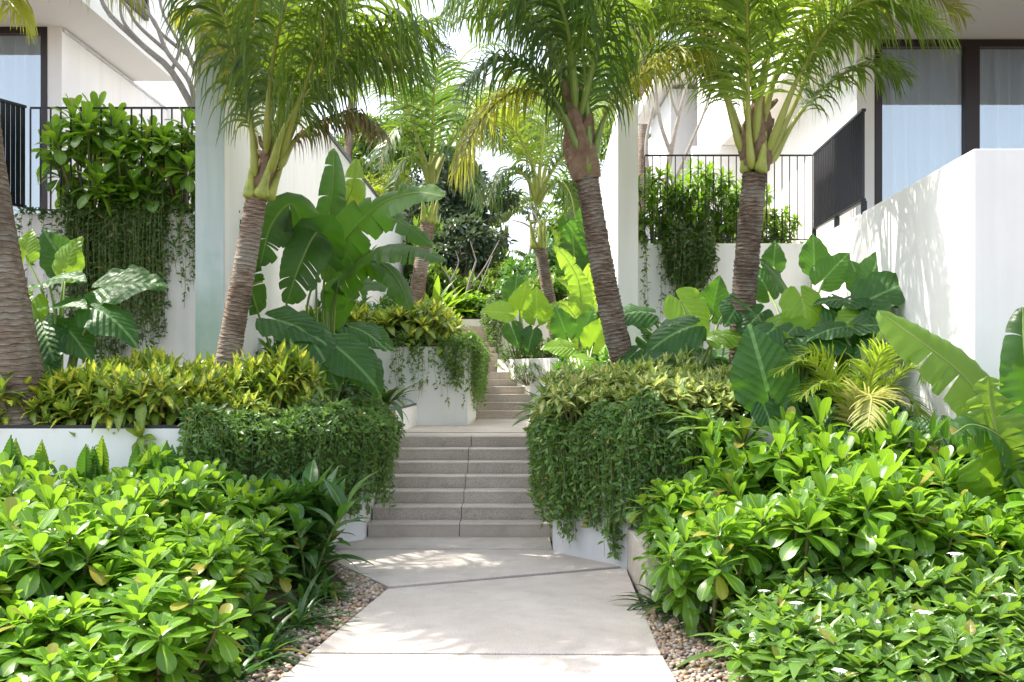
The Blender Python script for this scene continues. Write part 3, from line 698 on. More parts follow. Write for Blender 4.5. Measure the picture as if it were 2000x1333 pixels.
# ---------------------------------------------------------------- broadleaf trees
def tree(name, label, base, height, crown_c, crown_r, nclump, per, leafL, mat, seed, Ts=None, group=None, rtr=.09, limbs=6, bark='bark', flowers=None, cr=.28, cat='tree'):
    global rng
    if base[1] > 26: base[2] = gz(base[1]) - .05
    rng = np.random.default_rng(seed); root = empty(name, base, label, cat, group); b = np.array(base, float); cc = np.array(crown_c, float)
    cr3 = np.array(crown_r, float); Ts = Ts or T_LAN
    d = rand_dirs(nclump, -50, 90); cen = cc + d * cr3 * U(.45, 1.0, nclump)[:, None]
    tk = MB(); fork = b + (cc - b) * .5; tk.tube(spline([b, b * .6 + fork * .4 + U(-.08, .08, 3), fork], 12), np.linspace(rtr, rtr * .65, 12), 9)
    for i in range(limbs):
        e = cen[int(i * nclump / limbs)]; mid = fork * .5 + e * .5 + U(-.15, .15, 3) * cr3[0]
        tk.tube(spline([fork - (fork - b) * .05 * i / limbs, mid, e], 10), np.linspace(rtr * .5, rtr * .08, 10), 6)
        for j in range(2):
            e2 = cen[rng.integers(nclump)]
            if np.linalg.norm(e2 - mid) < cr3.max() * 1.2: tk.tube(spline([mid, (mid + e2) / 2 + U(-.1, .1, 3), e2], 8), np.linspace(rtr * .25, rtr * .06, 8), 5)
    tk.build('trunk', M[bark], root)
    N = nclump * per; g = rng.normal(0, 1, (N, 3)); g = nrm(g) * (rng.random(N) ** .45)[:, None]
    Pn = np.repeat(cen, per, 0) + g * cr * cr3.mean() * np.array([1, 1, .75]); dd = nrm(g + rand_dirs(N, -60, 40) * .8)
    lf = MB(); sel = rng.integers(0, len(Ts), N)
    for q in range(len(Ts)):
        k = sel == q; lf.inst(Ts[q], frames(dd[k], np.array([[0, 0, 1.0]]) + U(-.6, .6, (k.sum(), 3))), Pn[k], leafL * U(.6, 1.2, k.sum()))
    lf.build('crown', M[mat], root)
    if flowers:
        fl = MB(); k = rng.choice(N, flowers, replace=False); fl.inst(leaf_t(.7, 'ellip', 3, .2, .5), frames(rand_dirs(flowers, -20, 60), rand_dirs(flowers, 20, 90)), Pn[k] * 1.0, np.full(flowers, .10))
        fl.build('blossoms', M['pink'], root)
    return root
def bare_tree(name, label, base, branches, mat='bark', group=None, seed=0, leaves=None):
    """leafless branching tree. branches: list of (control points, r0, r1)"""
    root = empty(name, base, label, 'tree', group); mb = MB()
    for c, a, b in branches: mb.tube(spline(c, 16), np.linspace(a, b, 16), 8)
    mb.build('branches', M[mat], root); return root

# ================================================================ THE SETTING
ZL = .875                                    # landing above the path
# ground: one sheet to the horizon, rising behind the garden
def ground():
    xs = np.concatenate([np.linspace(-900, -40, 12), np.linspace(-30, 30, 25), np.linspace(40, 900, 12)])
    ys = np.concatenate([np.linspace(-300, 0, 8), np.linspace(4, 80, 39), np.linspace(100, 1500, 15)])
    V = []
    for y in ys:
        for x in xs:
            z = gz(y) + (.03 * math.sin(x * 3.1) * math.cos(y * 2.3) if abs(x) < 40 and y < 20 else 0) * (0 if y < 12 else 1)
            V.append((x, y, z))
    nx = len(xs); i = np.arange(len(ys) - 1)[:, None]; j = np.arange(nx - 1)[None]; a = i * nx + j
    mb = MB(); mb.add(V, np.stack([a, a + 1, a + nx + 1, a + nx], -1).reshape(-1, 4))
    return tag(mb.build('ground', M['soil']), kind='structure')
ground()
# far hill seen through the gap
hm = MB(); xs = np.linspace(-700, 900, 60); ys = np.linspace(700, 1300, 10)
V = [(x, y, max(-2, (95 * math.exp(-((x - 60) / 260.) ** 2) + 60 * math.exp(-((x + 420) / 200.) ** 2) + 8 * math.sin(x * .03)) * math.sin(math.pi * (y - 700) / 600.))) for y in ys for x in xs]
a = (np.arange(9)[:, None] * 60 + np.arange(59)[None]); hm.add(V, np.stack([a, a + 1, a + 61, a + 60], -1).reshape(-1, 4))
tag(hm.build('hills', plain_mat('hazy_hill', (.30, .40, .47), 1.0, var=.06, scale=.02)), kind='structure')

# path slabs on a dark joint bed
def slab(poly, z1=0.0, z0=-.09):
    return prism('paving_slab', poly, z0, z1, M['slab'], pth, .006)
pth = empty('path', (0, 6, 0)); tag(pth, kind='structure')
bed = prism('joint_bed', [(-1.75, -3), (.99, -3), (.99, 8.4), (.42, 9.1), (.42, 9.95), (-1.75, 9.95)], -.2, -.045, M['gap'], pth)
slab([(-1.62, 2.2), (.90, 2.2), (.872, 5.775), (-1.185, 5.815)])
slab([(-1.78, -1.5), (.92, -1.5), (.90, 2.18), (-1.62, 2.18)])
slab([(-1.18, 5.845), (.868, 5.805), (.955, 8.345), (-.945, 7.545)])
slab([(-.95, 7.635), (.94, 8.435), (.375, 9.08), (.375, 9.20), (-1.70, 9.215), (-1.70, 8.95), (-1.30, 8.22)])
slab([(-1.70, 9.27), (.375, 9.25), (.375, 9.93), (-1.70, 9.93)])
# gravel
def gravel(name, pts, n, seed, label):
    """river pebbles strewn in a strip"""
    global rng
    rng = np.random.default_rng(seed)
    k = 6; th = np.linspace(0, 2 * math.pi, 8, endpoint=False)
    V = [(0, 0, 1)] + [(math.cos(t) * r, math.sin(t) * r, z) for z, r in ((.75, .66), (.0, 1.0), (-.75, .6)) for t in th]
    Q = [(0, 1 + j, 1 + (j + 1) % 8, 1 + (j + 2) % 8) for j in range(0, 8, 2)] + [(1 + q * 8 + j, 9 + q * 8 + j, 9 + q * 8 + (j + 1) % 8, 1 + q * 8 + (j + 1) % 8) for q in range(2) for j in range(8)]
    T = (np.array(V, float), np.array(Q), np.zeros((len(V), 2)))
    pts = np.array(pts, float); u = U(0, len(pts) - 1.001, n); i = u.astype(int); f = (u - i)[:, None]; w = U(0, 1, n)[:, None]
    p = (pts[i, 0] * (1 - f) + pts[i + 1, 0] * f) * (1 - w) + (pts[i, 1] * (1 - f) + pts[i + 1, 1] * f) * w
    s = U(.009, .021, n); Pn = np.column_stack([p, -.035 + U(0, 1, n) * .028])
    R = frames(rand_dirs(n, -15, 15), rand_dirs(n, 60, 90)); mb = MB()
    mb.inst(T, R, Pn, np.column_stack([s * U(1, 1.5, n), s, s * U(.55, .8, n)]))
    return tag(mb.build(name, M['pebble']), label, 'pebbles', None, 'stuff')
m, nt, N, L, out = new_mat('river_pebble'); geo = N.new('ShaderNodeNewGeometry')
r_ = ramp(N, [(0, (.10, .09, .09)), (.2, (.33, .19, .11)), (.35, (.42, .33, .24)), (.5, (.24, .20, .17)), (.65, (.52, .43, .33)), (.8, (.36, .23, .14)), (.92, (.17, .17, .19)), (1, (.6, .55, .47))])
L.new(geo.outputs['Random Per Island'], r_.inputs[0]); pb = nd(N, 'ShaderNodeBsdfPrincipled'); L.new(r_.outputs[0], pb.inputs['Base Color']); pb.inputs['Roughness'].default_value = .55
L.new(pb.outputs[0], out.inputs[0]); M['pebble'] = m
gravel('gravel', [((-1.20, 4.2), (-1.95, 4.2)), ((-1.2, 5.8), (-1.60, 5.8)), ((-.955, 7.57), (-1.25, 7.7)), ((-1.31, 8.2), (-1.5, 8.3)), ((-1.71, 9.0), (-1.95, 9.1))], 5200, 5, 'brown and grey river pebbles between the shrubs and the left edge of the path')
gravel('gravel', [((.89, 4.2), (1.55, 4.2)), ((.875, 5.8), (1.42, 5.8)), ((.91, 7.1), (1.15, 7.02))], 4200, 6, 'brown and grey river pebbles along the right edge of the path in front of the stone block')
# soil beds either side, in front of the planters
tag(prism('ground_soil_left', [(-1.55, -3), (-1.45, 5.8), (-1.22, 7.65), (-1.5, 8.35), (-1.95, 9.2), (-9, 9.2), (-9, -3)], -.2, -.02, M['soil']), kind='structure').name = 'ground_bed'
tag(prism('ground_bed', [(1.38, -3), (1.30, 5.8), (1.1, 7.2), (1.4, 8.3), (3.7, 7.9), (9, 7.9), (9, -3)], -.2, -.02, M['soil']), kind='structure')

# ---------------------------------------------------------------- stairs
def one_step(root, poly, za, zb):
    """riser block, light on top painted as a thin pale tread laid on it"""
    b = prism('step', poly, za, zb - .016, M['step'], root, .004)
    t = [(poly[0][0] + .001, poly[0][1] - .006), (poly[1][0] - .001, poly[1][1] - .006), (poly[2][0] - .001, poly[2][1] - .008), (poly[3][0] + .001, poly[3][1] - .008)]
    prism('lit_tone_tread', t, zb - .0155, zb, M['slab'], b, .003)  # paler colour stands in for the light the step tops catch
def steps(root, fronts, z0, rise, joint=None):
    """fronts: list of ((xl, yl), (xr, yr)) front edges, the last pair closes the top step"""
    for i in range(len(fronts) - 1):
        (xl, yl), (xr, yr) = fronts[i]; (xl2, yl2), (xr2, yr2) = fronts[i + 1]
        za, zb = z0 - .3, z0 + (i + 1) * rise
        if i == 0: za = z0 - .1
        jit = .004 * math.sin(i * 3.3)
        if joint is None:
            one_step(root, [(xl, yl), (xr, yr), (xr2, yr2 - .002), (xl2, yl2 - .002)], za, zb); continue
        j = joint + jit * 2 + i * .006; g = .0025
        f = (j - xl) / (xr - xl); ym = yl + (yr - yl) * f; ym2 = yl2 + (yr2 - yl2) * f
        one_step(root, [(xl, yl), (j - g, ym), (j - g, ym2 - .002), (xl2, yl2 - .002)], za, zb)
        one_step(root, [(j + g, ym + jit), (xr, yr + jit), (xr2, yr2 - .002 + jit), (j + g, ym2 - .002 + jit)], za, zb)
st1 = empty('stone_stairs', (-.5, 9.93, 0), 'lower flight of seven wide granite steps at the end of the paved path', 'stairs')
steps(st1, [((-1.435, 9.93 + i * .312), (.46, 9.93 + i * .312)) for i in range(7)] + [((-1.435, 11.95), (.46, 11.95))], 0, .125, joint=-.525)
lnd = prism('path_landing', [(-1.44, 12.02), (.5, 12.02), (.62, 16.3), (-.55, 16.3), (-.62, 14.2), (-1.45, 14.4)], .6, ZL - .003, M['slab'], None, .004); tag(lnd, kind='structure'); lnd.name = 'path'
tag(prism('path', [(-1.45, 12.55), (.55, 12.50), (.55, 12.515), (-1.45, 12.565)], ZL - .02, ZL + .0015, M['gap']), kind='structure')
st2 = empty('stone_stairs', (0, 16.2, ZL), 'middle flight of granite steps beside the white planter with trailing vines', 'stairs')
fr2 = []
for i in range(7): fr2.append(((-.72, 16.2 + i * .30), (.62 - max(0, i - 1) * .12, 16.2 + i * .30 + .02)))
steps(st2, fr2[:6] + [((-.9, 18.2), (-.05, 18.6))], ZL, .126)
st3 = empty('stone_stairs', (-.6, 18.8, 1.63), 'upper narrow flight of granite steps turning left towards the top terrace', 'stairs')
fr3 = []
for i in range(9): fr3.append(((-1.15 - i * .16, 18.35 + i * .36), (-.20 - i * .035, 18.75 + i * .36)))
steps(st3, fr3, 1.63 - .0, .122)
tag(prism('path', [(-2.6, 21.5), (-.45, 21.6), (-.45, 23.0), (-3.2, 23.0)], 2.0, 2.60, M['slab']), kind='structure')

# ---------------------------------------------------------------- planters
def planter(label, line, th, z0, ztop, soil, cap=True, mat='white', group=None):
    c = np.mean(np.array(line), 0); root = empty('planter', (c[0], c[1], z0), label, 'planter', group)
    wl_ = strip_wall('planter_wall', line, th, z0, ztop, M[mat], root, .010)
    if cap:
        pts = np.array(line, float); ln = [tuple(p) for p in pts]
        inn = strip_wall('metal_edging', ln, .022, ztop + .0005, ztop + .028, M['cap'], root, 0)
    if soil: prism('soil', soil, z0, ztop - .07, M['soil'], root)
    return root
LPL = [(-1.37, 14.35), (-1.455, 12.0), (-1.45, 9.75), (-2.72, 8.5), (-8, 8.5)]
planter('low white planter wall with dark metal edging left of the lower stairs', LPL[::-1], .14, -.1, 1.16,
        [(-1.52, 14.3), (-1.59, 9.8), (-2.8, 8.64), (-8, 8.64), (-8, 11.4), (-3.05, 11.4), (-3.05, 14.3)])
planter('white planter wall with trailing vines beside the middle flight of steps', [(-3.0, 14.32), (-.63, 14.3), (-.585, 16.2), (-.72, 17.6), (-1.5, 20.0), (-2.3, 22.0)], .14, .5, 2.0,
        [(-3.0, 14.46), (-.78, 14.46), (-.73, 16.3), (-.9, 17.6), (-1.65, 19.9), (-2.45, 21.9), (-3.1, 21.9)])
planter('grey rendered planter beside the lower stairs under a thick curtain of vines', [(.60, 16.2), (.48, 12.0), (.40, 9.9), (.374, 9.09), (.958, 8.38), (1.45, 8.25), (3.58, 7.95)], .14, -.1, 1.17,
        [(.72, 16.2), (.6, 12.0), (.5, 9.2), (1.02, 8.5), (1.5, 8.4), (3.55, 8.1), (3.8, 13.0), (1.6, 13.0), (1.5, 16.2)], mat='grey_wall')
planter('small white planter wall at the bend of the stairs under a clipped hedge', [(-.27, 18.4), (.05, 17.5), (.35, 16.8), (.62, 16.22), (1.5, 16.2)], .12, .6, 1.86,
        [(-.2, 18.6), (.15, 17.6), (.65, 16.4), (1.5, 16.4), (1.8, 20.5), (-.1, 20.5)], cap=False)
planter('white block wall with a hanging green column beside the upper steps', [(-.50, 22.0), (-.27, 19.9), (1.9, 19.9)], .14, 1.4, 2.92,
        [(-.4, 21.9), (-.2, 20.05), (1.9, 20.05), (2.2, 27), (-.4, 27)], cap=True)
planter('long white planter wall across the top of the stairs', [(-3.2, 22.9), (-.4, 23.3)], .14, 2.0, 2.86,
        [(-3.2, 23.05), (-.4, 23.45), (-.4, 27), (-3.2, 27)], cap=True)
# stone block seat at the right of the path
bn = prism('stone_seat_block', [(.965, 7.06), (1.85, 7.02), (1.85, 8.2), (.968, 8.37)], -.05, .335, M['bench'], None, .012)
tag(bn, 'rough pale stone block at the right edge of the path under the shrubs', 'stone block')

# ---------------------------------------------------------------- tall walls
def wall(label, line, th, z0, z1, mat='white', bevel=.012, name='garden_wall'):
    return tag(strip_wall(name, line, th, z0, z1, M[mat], None, bevel), label, 'wall')
tag(prism('garden_wall', [(-3.05, 10.53), (-3.05, 31), (-3.33, 31), (-3.33, 10.53)], .3, [5.55, 5.55, 5.55, 5.55], M['white']), 'tall white wall on the left receding behind the banana plants', 'wall')
tag(prism('wall_end_panel', [(-3.04, 10.50), (-3.04, 10.527), (-3.34, 10.527), (-3.34, 10.50)], .3, 5.56, M['patina']), 'tall weathered grey-green end face of the wall behind the left palm', 'wall panel')
tag(prism('wall_coping', [(-3.02, 10.6), (-3.02, 31), (-3.36, 31), (-3.36, 10.6)], 5.555, 5.62, M['cap']), 'dark coping along the top of the tall left wall', 'coping')
wall('white retaining wall under the left terrace behind the hanging creeper', [(-8, 11.5), (-3.34, 11.5)], .2, .3, 3.47, 'white2')
tag(prism('garden_wall', [(1.33, 12.5), (1.585, 12.5), (2.12, 25), (1.87, 25)], .3, [5.0, 5.0, 5.0, 5.0], M['white']), 'tall white wall right of the stairs ending in a square edge behind the middle palm', 'wall')
wall('white retaining wall under the right terrace railing', [(1.59, 13.02), (3.99, 13.02)], .2, .3, 3.32, 'white')
tag(prism('garden_wall', [(3.90, 13.3), (3.635, 7.83), (7.5, 7.83), (7.5, 8.03), (3.84, 8.03), (4.10, 13.3)], -.1, [3.33, 3.40, 3.40, 3.40, 3.40, 3.33], M['white'], None, .012), 'large white wall at the right with palm shadows rising to a square corner', 'wall')
# terraces behind the retaining walls
tag(prism('ground_terrace', [(-12, 11.71), (-3.36, 11.71), (-3.36, 31), (-12, 31)], 2.0, 3.36, M['slab']), kind='structure').name = 'ground'
tag(prism('ground', [(1.60, 13.23), (12, 13.3), (12, 40), (2.15, 40)], 2.0, 3.2, M['slab']), kind='structure')

# ---------------------------------------------------------------- railings
def railing(label, a, b, z0, z1, nb, bw=.014, group=None, rw=.03, bot=.06):
    a = np.array(a, float); b = np.array(b, float); root = empty('metal_railing', (*a, z0), label, 'railing', group)
    for nm, z, h in (('top_rail', z1, .02), ('bottom_rail', z0 + bot, .014)):
        mb = MB(); mb.beam((*a, z), (*b, z), rw, h); mb.build(nm, M['rail'], root, False)
    for i in range(nb + 1):
        p = a + (b - a) * i / nb; mb = MB(); mb.beam((*p, z0 + bot + .008), (*p, z1 - .011), bw, bw); mb.build('baluster', M['rail'], root, False)
    return root
railing('thin dark metal railing behind the broad-leaved shrub on the left terrace', (-5.62, 11.62), (-3.38, 11.62), 3.47, 4.72, 19, .016)
railing('thin dark metal railing along the right terrace behind the shrubs', (1.75, 13.12), (3.96, 13.12), 3.32, 4.49, 22, .012)
def slat_panel(label, a, b, z0, z1, n, post=True):
    a = np.array(a, float); b = np.array(b, float); root = empty('slatted_screen', (*a, z0), label, 'railing screen')
    for nm, z in (('top_rail', z1), ('bottom_rail', z0)):
        mb = MB(); mb.beam((*a, z), (*b, z), .045, .03); mb.build(nm, M['rail'], root, False)
    t = (b - a) / np.linalg.norm(b - a)
    for i in range(n):
        p = a + (b - a) * (i + .5) / n; hw = np.linalg.norm(b - a) / n * (.49 if not post else .34)
        mb = MB(); c = math.radians(12 if not post else -50); d = np.array([t[0] * math.cos(c) - t[1] * math.sin(c), t[0] * math.sin(c) + t[1] * math.cos(c)]) * hw
        mb.beam((*(p), z0 + .016), (*(p), z1 - .016), .012, .012)
        q = np.array([-d[1], d[0]]) / np.linalg.norm(d) * .005
        V = [(*(p + s1 * d + s2 * q), z) for z in (z0 + .016, z1 - .016) for s2 in (-1, 1) for s1 in (-1, 1)]
        mb = MB(); mb.add(V, [(0, 2, 3, 1), (4, 5, 7, 6), (0, 1, 5, 4), (2, 6, 7, 3), (0, 4, 6, 2), (1, 3, 7, 5)]); mb.build('slat', M['rail'], root, False)
    if post:
        for f in (0.0, .5, 1.0):
            p = a + (b - a) * f; mb = MB(); mb.beam((*p, z0 - .16), (*p, z0 - .016), .05, .05); mb.build('post', M['rail'], root, False)
    return root
slat_panel('dark vertical-slat screen on top of the large right wall', (3.94, 12.98), (3.80, 10.75), 3.50, 4.47, 26)
slat_panel('dark blue-black slatted screen at the left edge beside the terrace window', (-6.05, 10.75), (-5.66, 11.58), 3.56, 4.72, 14, False)

# ---------------------------------------------------------------- houses
def window(root, x0, x1, y, z0, z1, mull=(), fw=.07, curtain=True, seed=0):
    """window in a wall facing -y: frame, panes, pleated curtain behind"""
    f = MB(); f.box(x0, x0 + fw, y - .05, y + .06, z0, z1); f.box(x1 - fw, x1, y - .05, y + .06, z0, z1)
    f.box(x0 + fw, x1 - fw, y - .05, y + .06, z1 - fw, z1); f.box(x0 + fw, x1 - fw, y - .05, y + .06, z0, z0 + fw)
    for mx, mw in mull: f.box(mx - mw / 2, mx + mw / 2, y - .052, y + .062, z0 + fw, z1 - fw)
    fr_ = f.build('window', M['frame'], root, False)
    g = MB(); g.box(x0 + fw * .8, x1 - fw * .8, y + .004, y + .012, z0 + fw * .8, z1 - fw * .8); g.build('pane', M['glass'], fr_, False)
    if curtain:
        c = MB(); xs = np.linspace(x0 + .02, x1 - .02, int((x1 - x0) * 60)); r = random.Random(seed); ph = 0; ys = []
        for x in xs: ph += .62 + r.uniform(-.2, .3); ys.append(y + .15 + .075 * math.sin(ph) + .03 * math.sin(ph * .37))
        V = []; zs = np.linspace(z0, z1 + .1, 5)
        for k, z in enumerate(zs):
            for x, yy in zip(xs, ys): V.append((x + .006 * math.sin(k * 2 + x * 9), y + .15 + (yy - y - .15) * (1.1 - .15 * k / 4), z))
        n = len(xs); a = np.arange(4)[:, None] * n + np.arange(n - 1)[None]
        c.add(V, np.stack([a, a + 1, a + n + 1, a + n], -1).reshape(-1, 4)); c.build('curtain', M['curtain'], root)
    return fr_
def part_box(name, root, x0, x1, y0, y1, z0, z1, mat='white', bevel=0):
    return prism(name, [(x0, y0), (x1, y0), (x1, y1), (x0, y1)], z0, z1, M[mat], root, bevel)
# left house
hl = empty('house', (-8, 14, 3.4), 'white modern house with overhanging upper floor behind the left terrace railing', 'house')
part_box('wall', hl, -6.44, -6.24, 13.8, 18.0, 3.37, 6.42)
part_box('wall', hl, -6.24 - .0, -3.9, 18.0, 18.2, 3.37, 8.6)
part_box('wall', hl, -13.0, -9.2, 13.8, 14.0, 3.37, 6.42)
part_box('rear_wall', hl, -13, -6.44, 16.0, 16.2, 3.37, 6.42, 'room')
part_box('roof_slab', hl, -13.0, -5.54, 12.66, 16.4, 6.42, 6.75, 'soffit')
part_box('groove_trim', hl, -6.27, -6.21, 13.82, 17.98, 6.36, 6.40, 'grey_wall')
part_box('wall', hl, -13.0, -5.56, 12.68, 16.38, 6.752, 11.2)
window(hl, -9.2, -6.44, 13.84, 3.37, 6.42, ((-7.7, .08),), .09, seed=3)
wu = MB(); wu.box(-5.58, -5.50, 14.0, 14.06, 6.95, 9.6); wu.box(-5.58, -5.50, 15.0, 15.08, 6.95, 9.6); wu.box(-5.58, -5.50, 14.06, 15.0, 6.95, 7.02); wf = wu.build('window', M['frame'], hl, False)
g = MB(); g.box(-5.555, -5.53, 14.07, 14.99, 7.03, 9.6); g.build('pane', plain_mat('upper_pane', (.16, .24, .36), .06, spec=1.0), wf, False)
# right house
hr = empty('house', (6, 13, 3.2), 'white house with tall curtained windows above the large right wall', 'house')
window(hr, 4.36, 9.5, 12.0, 2.6, 5.63, ((5.53, .17), (7.6, .17)), .085, seed=5)
part_box('wall', hr, 4.14, 4.355, 11.96, 12.2, 3.2, 5.63)
part_box('rear_wall', hr, 4.5, 9.5, 14.0, 14.2, 2.6, 5.63, 'room')
part_box('roof_slab', hr, 3.70, 12.0, 9.1, 20.0, 5.635, 6.0, 'soffit')
prism('wall', [(4.15, 12.21), (4.33, 12.21), (4.62, 17.5), (4.42, 17.5)], 3.2, 5.63, M['white'], hr)
part_box('wall', hr, 3.72, 12.0, 9.12, 19.98, 6.003, 10.0)
part_box('wall', hr, 3.2, 5.0, 17.6, 17.8, 3.2, 5.63)
hb = empty('house', (4, 20, 3.2), 'pale grey house block far behind the right terrace with narrow dark windows', 'house')
part_box('wall', hb, 3.35, 3.95, 21.0, 24, 3.2, 7.6, 'grey_wall'); part_box('wall', hb, 3.95, 5.2, 20.6, 24, 3.2, 7.7, 'taupe')
for x in (4.12, 4.34):
    mb = MB(); mb.box(x, x + .12, 20.56, 20.598, 5.6, 6.9); q = mb.build('window', M['frame'], hb, False)
part_box('roof_slab', hb, 3.0, 5.6, 20.2, 24.4, 7.705, 7.95, 'white')
hc = empty('house', (1, 45, 4), 'pale blue-grey building far behind the garden trees', 'house')
part_box('wall', hc, -9.0, -1.2, 48, 54, 3, 8.2, 'grey_wall'); part_box('wall', hc, 2.6, 11, 50, 56, 3, 9.0, 'white2')
part_box('roof_slab', hc, -9.3, -1.0, 47.6, 54.2, 8.2, 8.5, 'cap'); part_box('roof_slab', hc, 2.3, 11.3, 49.6, 56.4, 9.0, 9.3, 'cap')
for bx, by in ((-7.5, 47.95), (-5.0, 47.95), (-2.6, 47.95), (3.4, 49.95), (5.2, 49.95)):
    mb = MB(); mb.box(bx, bx + .9, by, by + .045, 5.0, 7.2); mb.build('window', M['frame'], hc, False)

# ================================================================ PALMS
def palm(label, trunk, rb, rt, mat='trunk', ringlen=.045, seed=1, flare=.2, **kw):
    root = empty('coconut_palm', trunk[0], label, 'palm tree'); palm_trunk(root, trunk, rb, rt, mat, ringlen, seed=seed, flare=flare, **kw); return root
# --- P1, at the left edge, crown above the frame
c1 = [P(42, 850, 8.95), P(8, 640, 9.0), P(-26, 430, 9.1), P(-48, 230, 9.2), P(-64, -40, 9.3)]
p1 = palm('thick old palm trunk leaning at the left edge in the white planter', c1, .275, .17, 'trunk_big', .055, 2, .10, amp=.035, sides=34)
k1 = P(-72, -60, 9.3)
for az, el, ln, bd, mt, sd_ in ((88, 38, 2.4, 85, 'frond_y', 1), (105, 62, 2.6, 95, 'frond', 2), (62, 50, 2.5, 90, 'frond', 3), (140, 40, 2.4, 80, 'frond', 4), (180, 55, 2.5, 90, 'frond', 5),
                            (230, 45, 2.5, 80, 'frond', 6), (280, 40, 2.4, 80, 'frond', 7), (330, 50, 2.5, 85, 'frond', 8), (20, 60, 2.5, 85, 'frond', 9)):
    auto_frond(p1, k1, az, el, ln, bd, sd_, mat=mt, Lf=.75, hang=2.2, npair=60, wid=.034)
frond(p1, [k1, P(0, -110, 9.1), P(90, -120, 8.9), P(180, -90, 8.7), P(260, -20, 8.6)], Lf=.85, mat='frond_y', hang=3.0, seed=15, start=.2, npair=64, wid=.034)
frond(p1, [k1, P(-40, -60, 8.6), P(0, -20, 8.2), P(40, 30, 7.9)], Lf=.6, mat='frond_y', hang=3.0, seed=16, start=.2, npair=50, wid=.034)
for i, cc in enumerate(([(-4.3, 8.9, 6.4), (-3.3, 8.3, 6.7), (-2.2, 7.7, 6.0)], [(-4.2, 9.4, 6.6), (-3.0, 9.2, 7.0), (-1.9, 8.9, 6.5)], [(-4.6, 8.5, 6.3), (-3.9, 7.6, 6.5), (-3.1, 6.9, 5.9)], [(-4.1, 9.0, 6.1), (-3.2, 8.7, 6.2), (-2.5, 8.3, 5.8)], [(-4.4, 8.6, 6.9), (-3.5, 7.8, 7.2), (-2.5, 7.1, 6.5)], [(-4.4, 9.0, 6.3), (-3.7, 8.4, 6.6), (-2.9, 7.9, 6.3)], [(-4.3, 9.2, 6.6), (-3.6, 8.8, 6.9), (-2.6, 8.3, 6.6)], [(-4.5, 8.7, 6.3), (-4.1, 8.0, 6.5), (-3.5, 7.3, 6.1)], [(-4.5, 8.7, 6.6), (-4.0, 8.1, 6.9), (-3.2, 7.5, 6.6)], [(-4.2, 9.4, 6.2), (-3.5, 9.2, 6.4), (-2.7, 8.9, 6.1)])):
    frond(p1, [k1] + [np.array(q) for q in cc], Lf=.85, mat='frond', hang=1.3, seed=170 + i, start=.18, npair=96, wid=.05)  # unseen high fronds, added above the frame to shade the path
sheath(p1, k1 - [0, 0, .1], k1 + [0, 0, .45], .15, 6, 1)
# --- P2
c2 = [P(424, 845, 10.1), P(438, 745, 10.1), P(456, 640, 10.1), P(480, 510, 10.05), P(502, 380, 10.0)]
p2 = palm('ringed palm in front of the banana clump left of the stairs with drooping crown', c2, .125, .10, 'trunk', .044, 4, .25, amp=.09)
b2 = P(505, 385, 10.0); t2 = P(535, 270, 10.0)
sheath(p2, b2, t2, .135, 5, 3); fibre_wrap(p2, b2 + [0, 0, .01], t2, .085, 4)
D2 = 10.0
FR2 = [  # control points, leaflet length, material, hang
 ([P(498, 345, D2 - .08), P(490, 240, D2 - .15), P(462, 110, D2 - .3), P(418, -10, D2 - .6), P(360, -60, D2 - .9)], .75, 'frond', 1.7),
 ([P(530, 330, D2), P(545, 220, D2 - .15), P(560, 60, D2 - .25), P(545, -100, D2 - .4), P(500, -190, D2 - .7)], .85, 'frond_d', 1.7),
 ([P(528, 340, D2 - .1), P(560, 240, D2 - .35), P(640, 130, D2 - .5), P(740, 55, D2 - .7), P(860, 40, D2 - .9)], .85, 'frond', 2.0),
 ([P(540, 320, D2), P(600, 200, D2 + .1), P(690, 90, D2 + .2), P(790, 60, D2 + .1), P(880, 95, D2)], .75, 'frond', 1.6),
 ([P(545, 330, D2), P(580, 270, D2 + .1), P(640, 235, D2 + .1), P(700, 225, D2 + .1), P(750, 260, D2)], .45, 'frond_dry', 2.2),
 ([P(520, 320, D2 + .1), P(520, 180, D2 + .4), P(480, 60, D2 + .8), P(420, 10, D2 + 1.2), P(360, 30, D2 + 1.5)], .75, 'frond_d', 1.7),
 ([P(540, 300, D2 + .1), P(590, 150, D2 + .5), P(660, 0, D2 + .9), P(760, -60, D2 + 1.2), P(860, -40, D2 + 1.4)], .8, 'frond', 1.7),
 ([P(545, 310, D2 - .1), P(590, 180, D2 - .5), P(650, 40, D2 - .9), P(740, -60, D2 - 1.3), P(850, -90, D2 - 1.6)], .8, 'frond', 1.8),
 ([P(528, 320, D2 + .1), P(535, 150, D2 + .4), P(520, 0, D2 + .7), P(480, -120, D2 + 1.1), P(430, -170, D2 + 1.4)], .8, 'frond_d', 1.5),
 ([P(505, 340, D2 + .05), P(480, 200, D2 + .2), P(430, 80, D2 + .2), P(390, 30, D2 + .1), P(345, 20, D2)], .6, 'frond_y', 1.5),
 ([P(540, 300, D2 + .1), P(570, 100, D2 + .3), P(640, -60, D2 + .4), P(740, -140, D2 + .5), P(860, -130, D2 + .6)], .9, 'frond_y', 1.6),
 ([P(520, 300, D2 - .1), P(530, 140, D2 - .5), P(560, 0, D2 - 1.0), P(600, -60, D2 - 1.5), P(640, -60, D2 - 2.0)], .8, 'frond', 1.9),
]
for i, (c, lf_, mt, hg) in enumerate(FR2): frond(p2, c, Lf=lf_ * 1.12, mat=mt, hang=hg * 1.8, seed=20 + i, start=.22, npair=76, wid=.036, r0=.024)
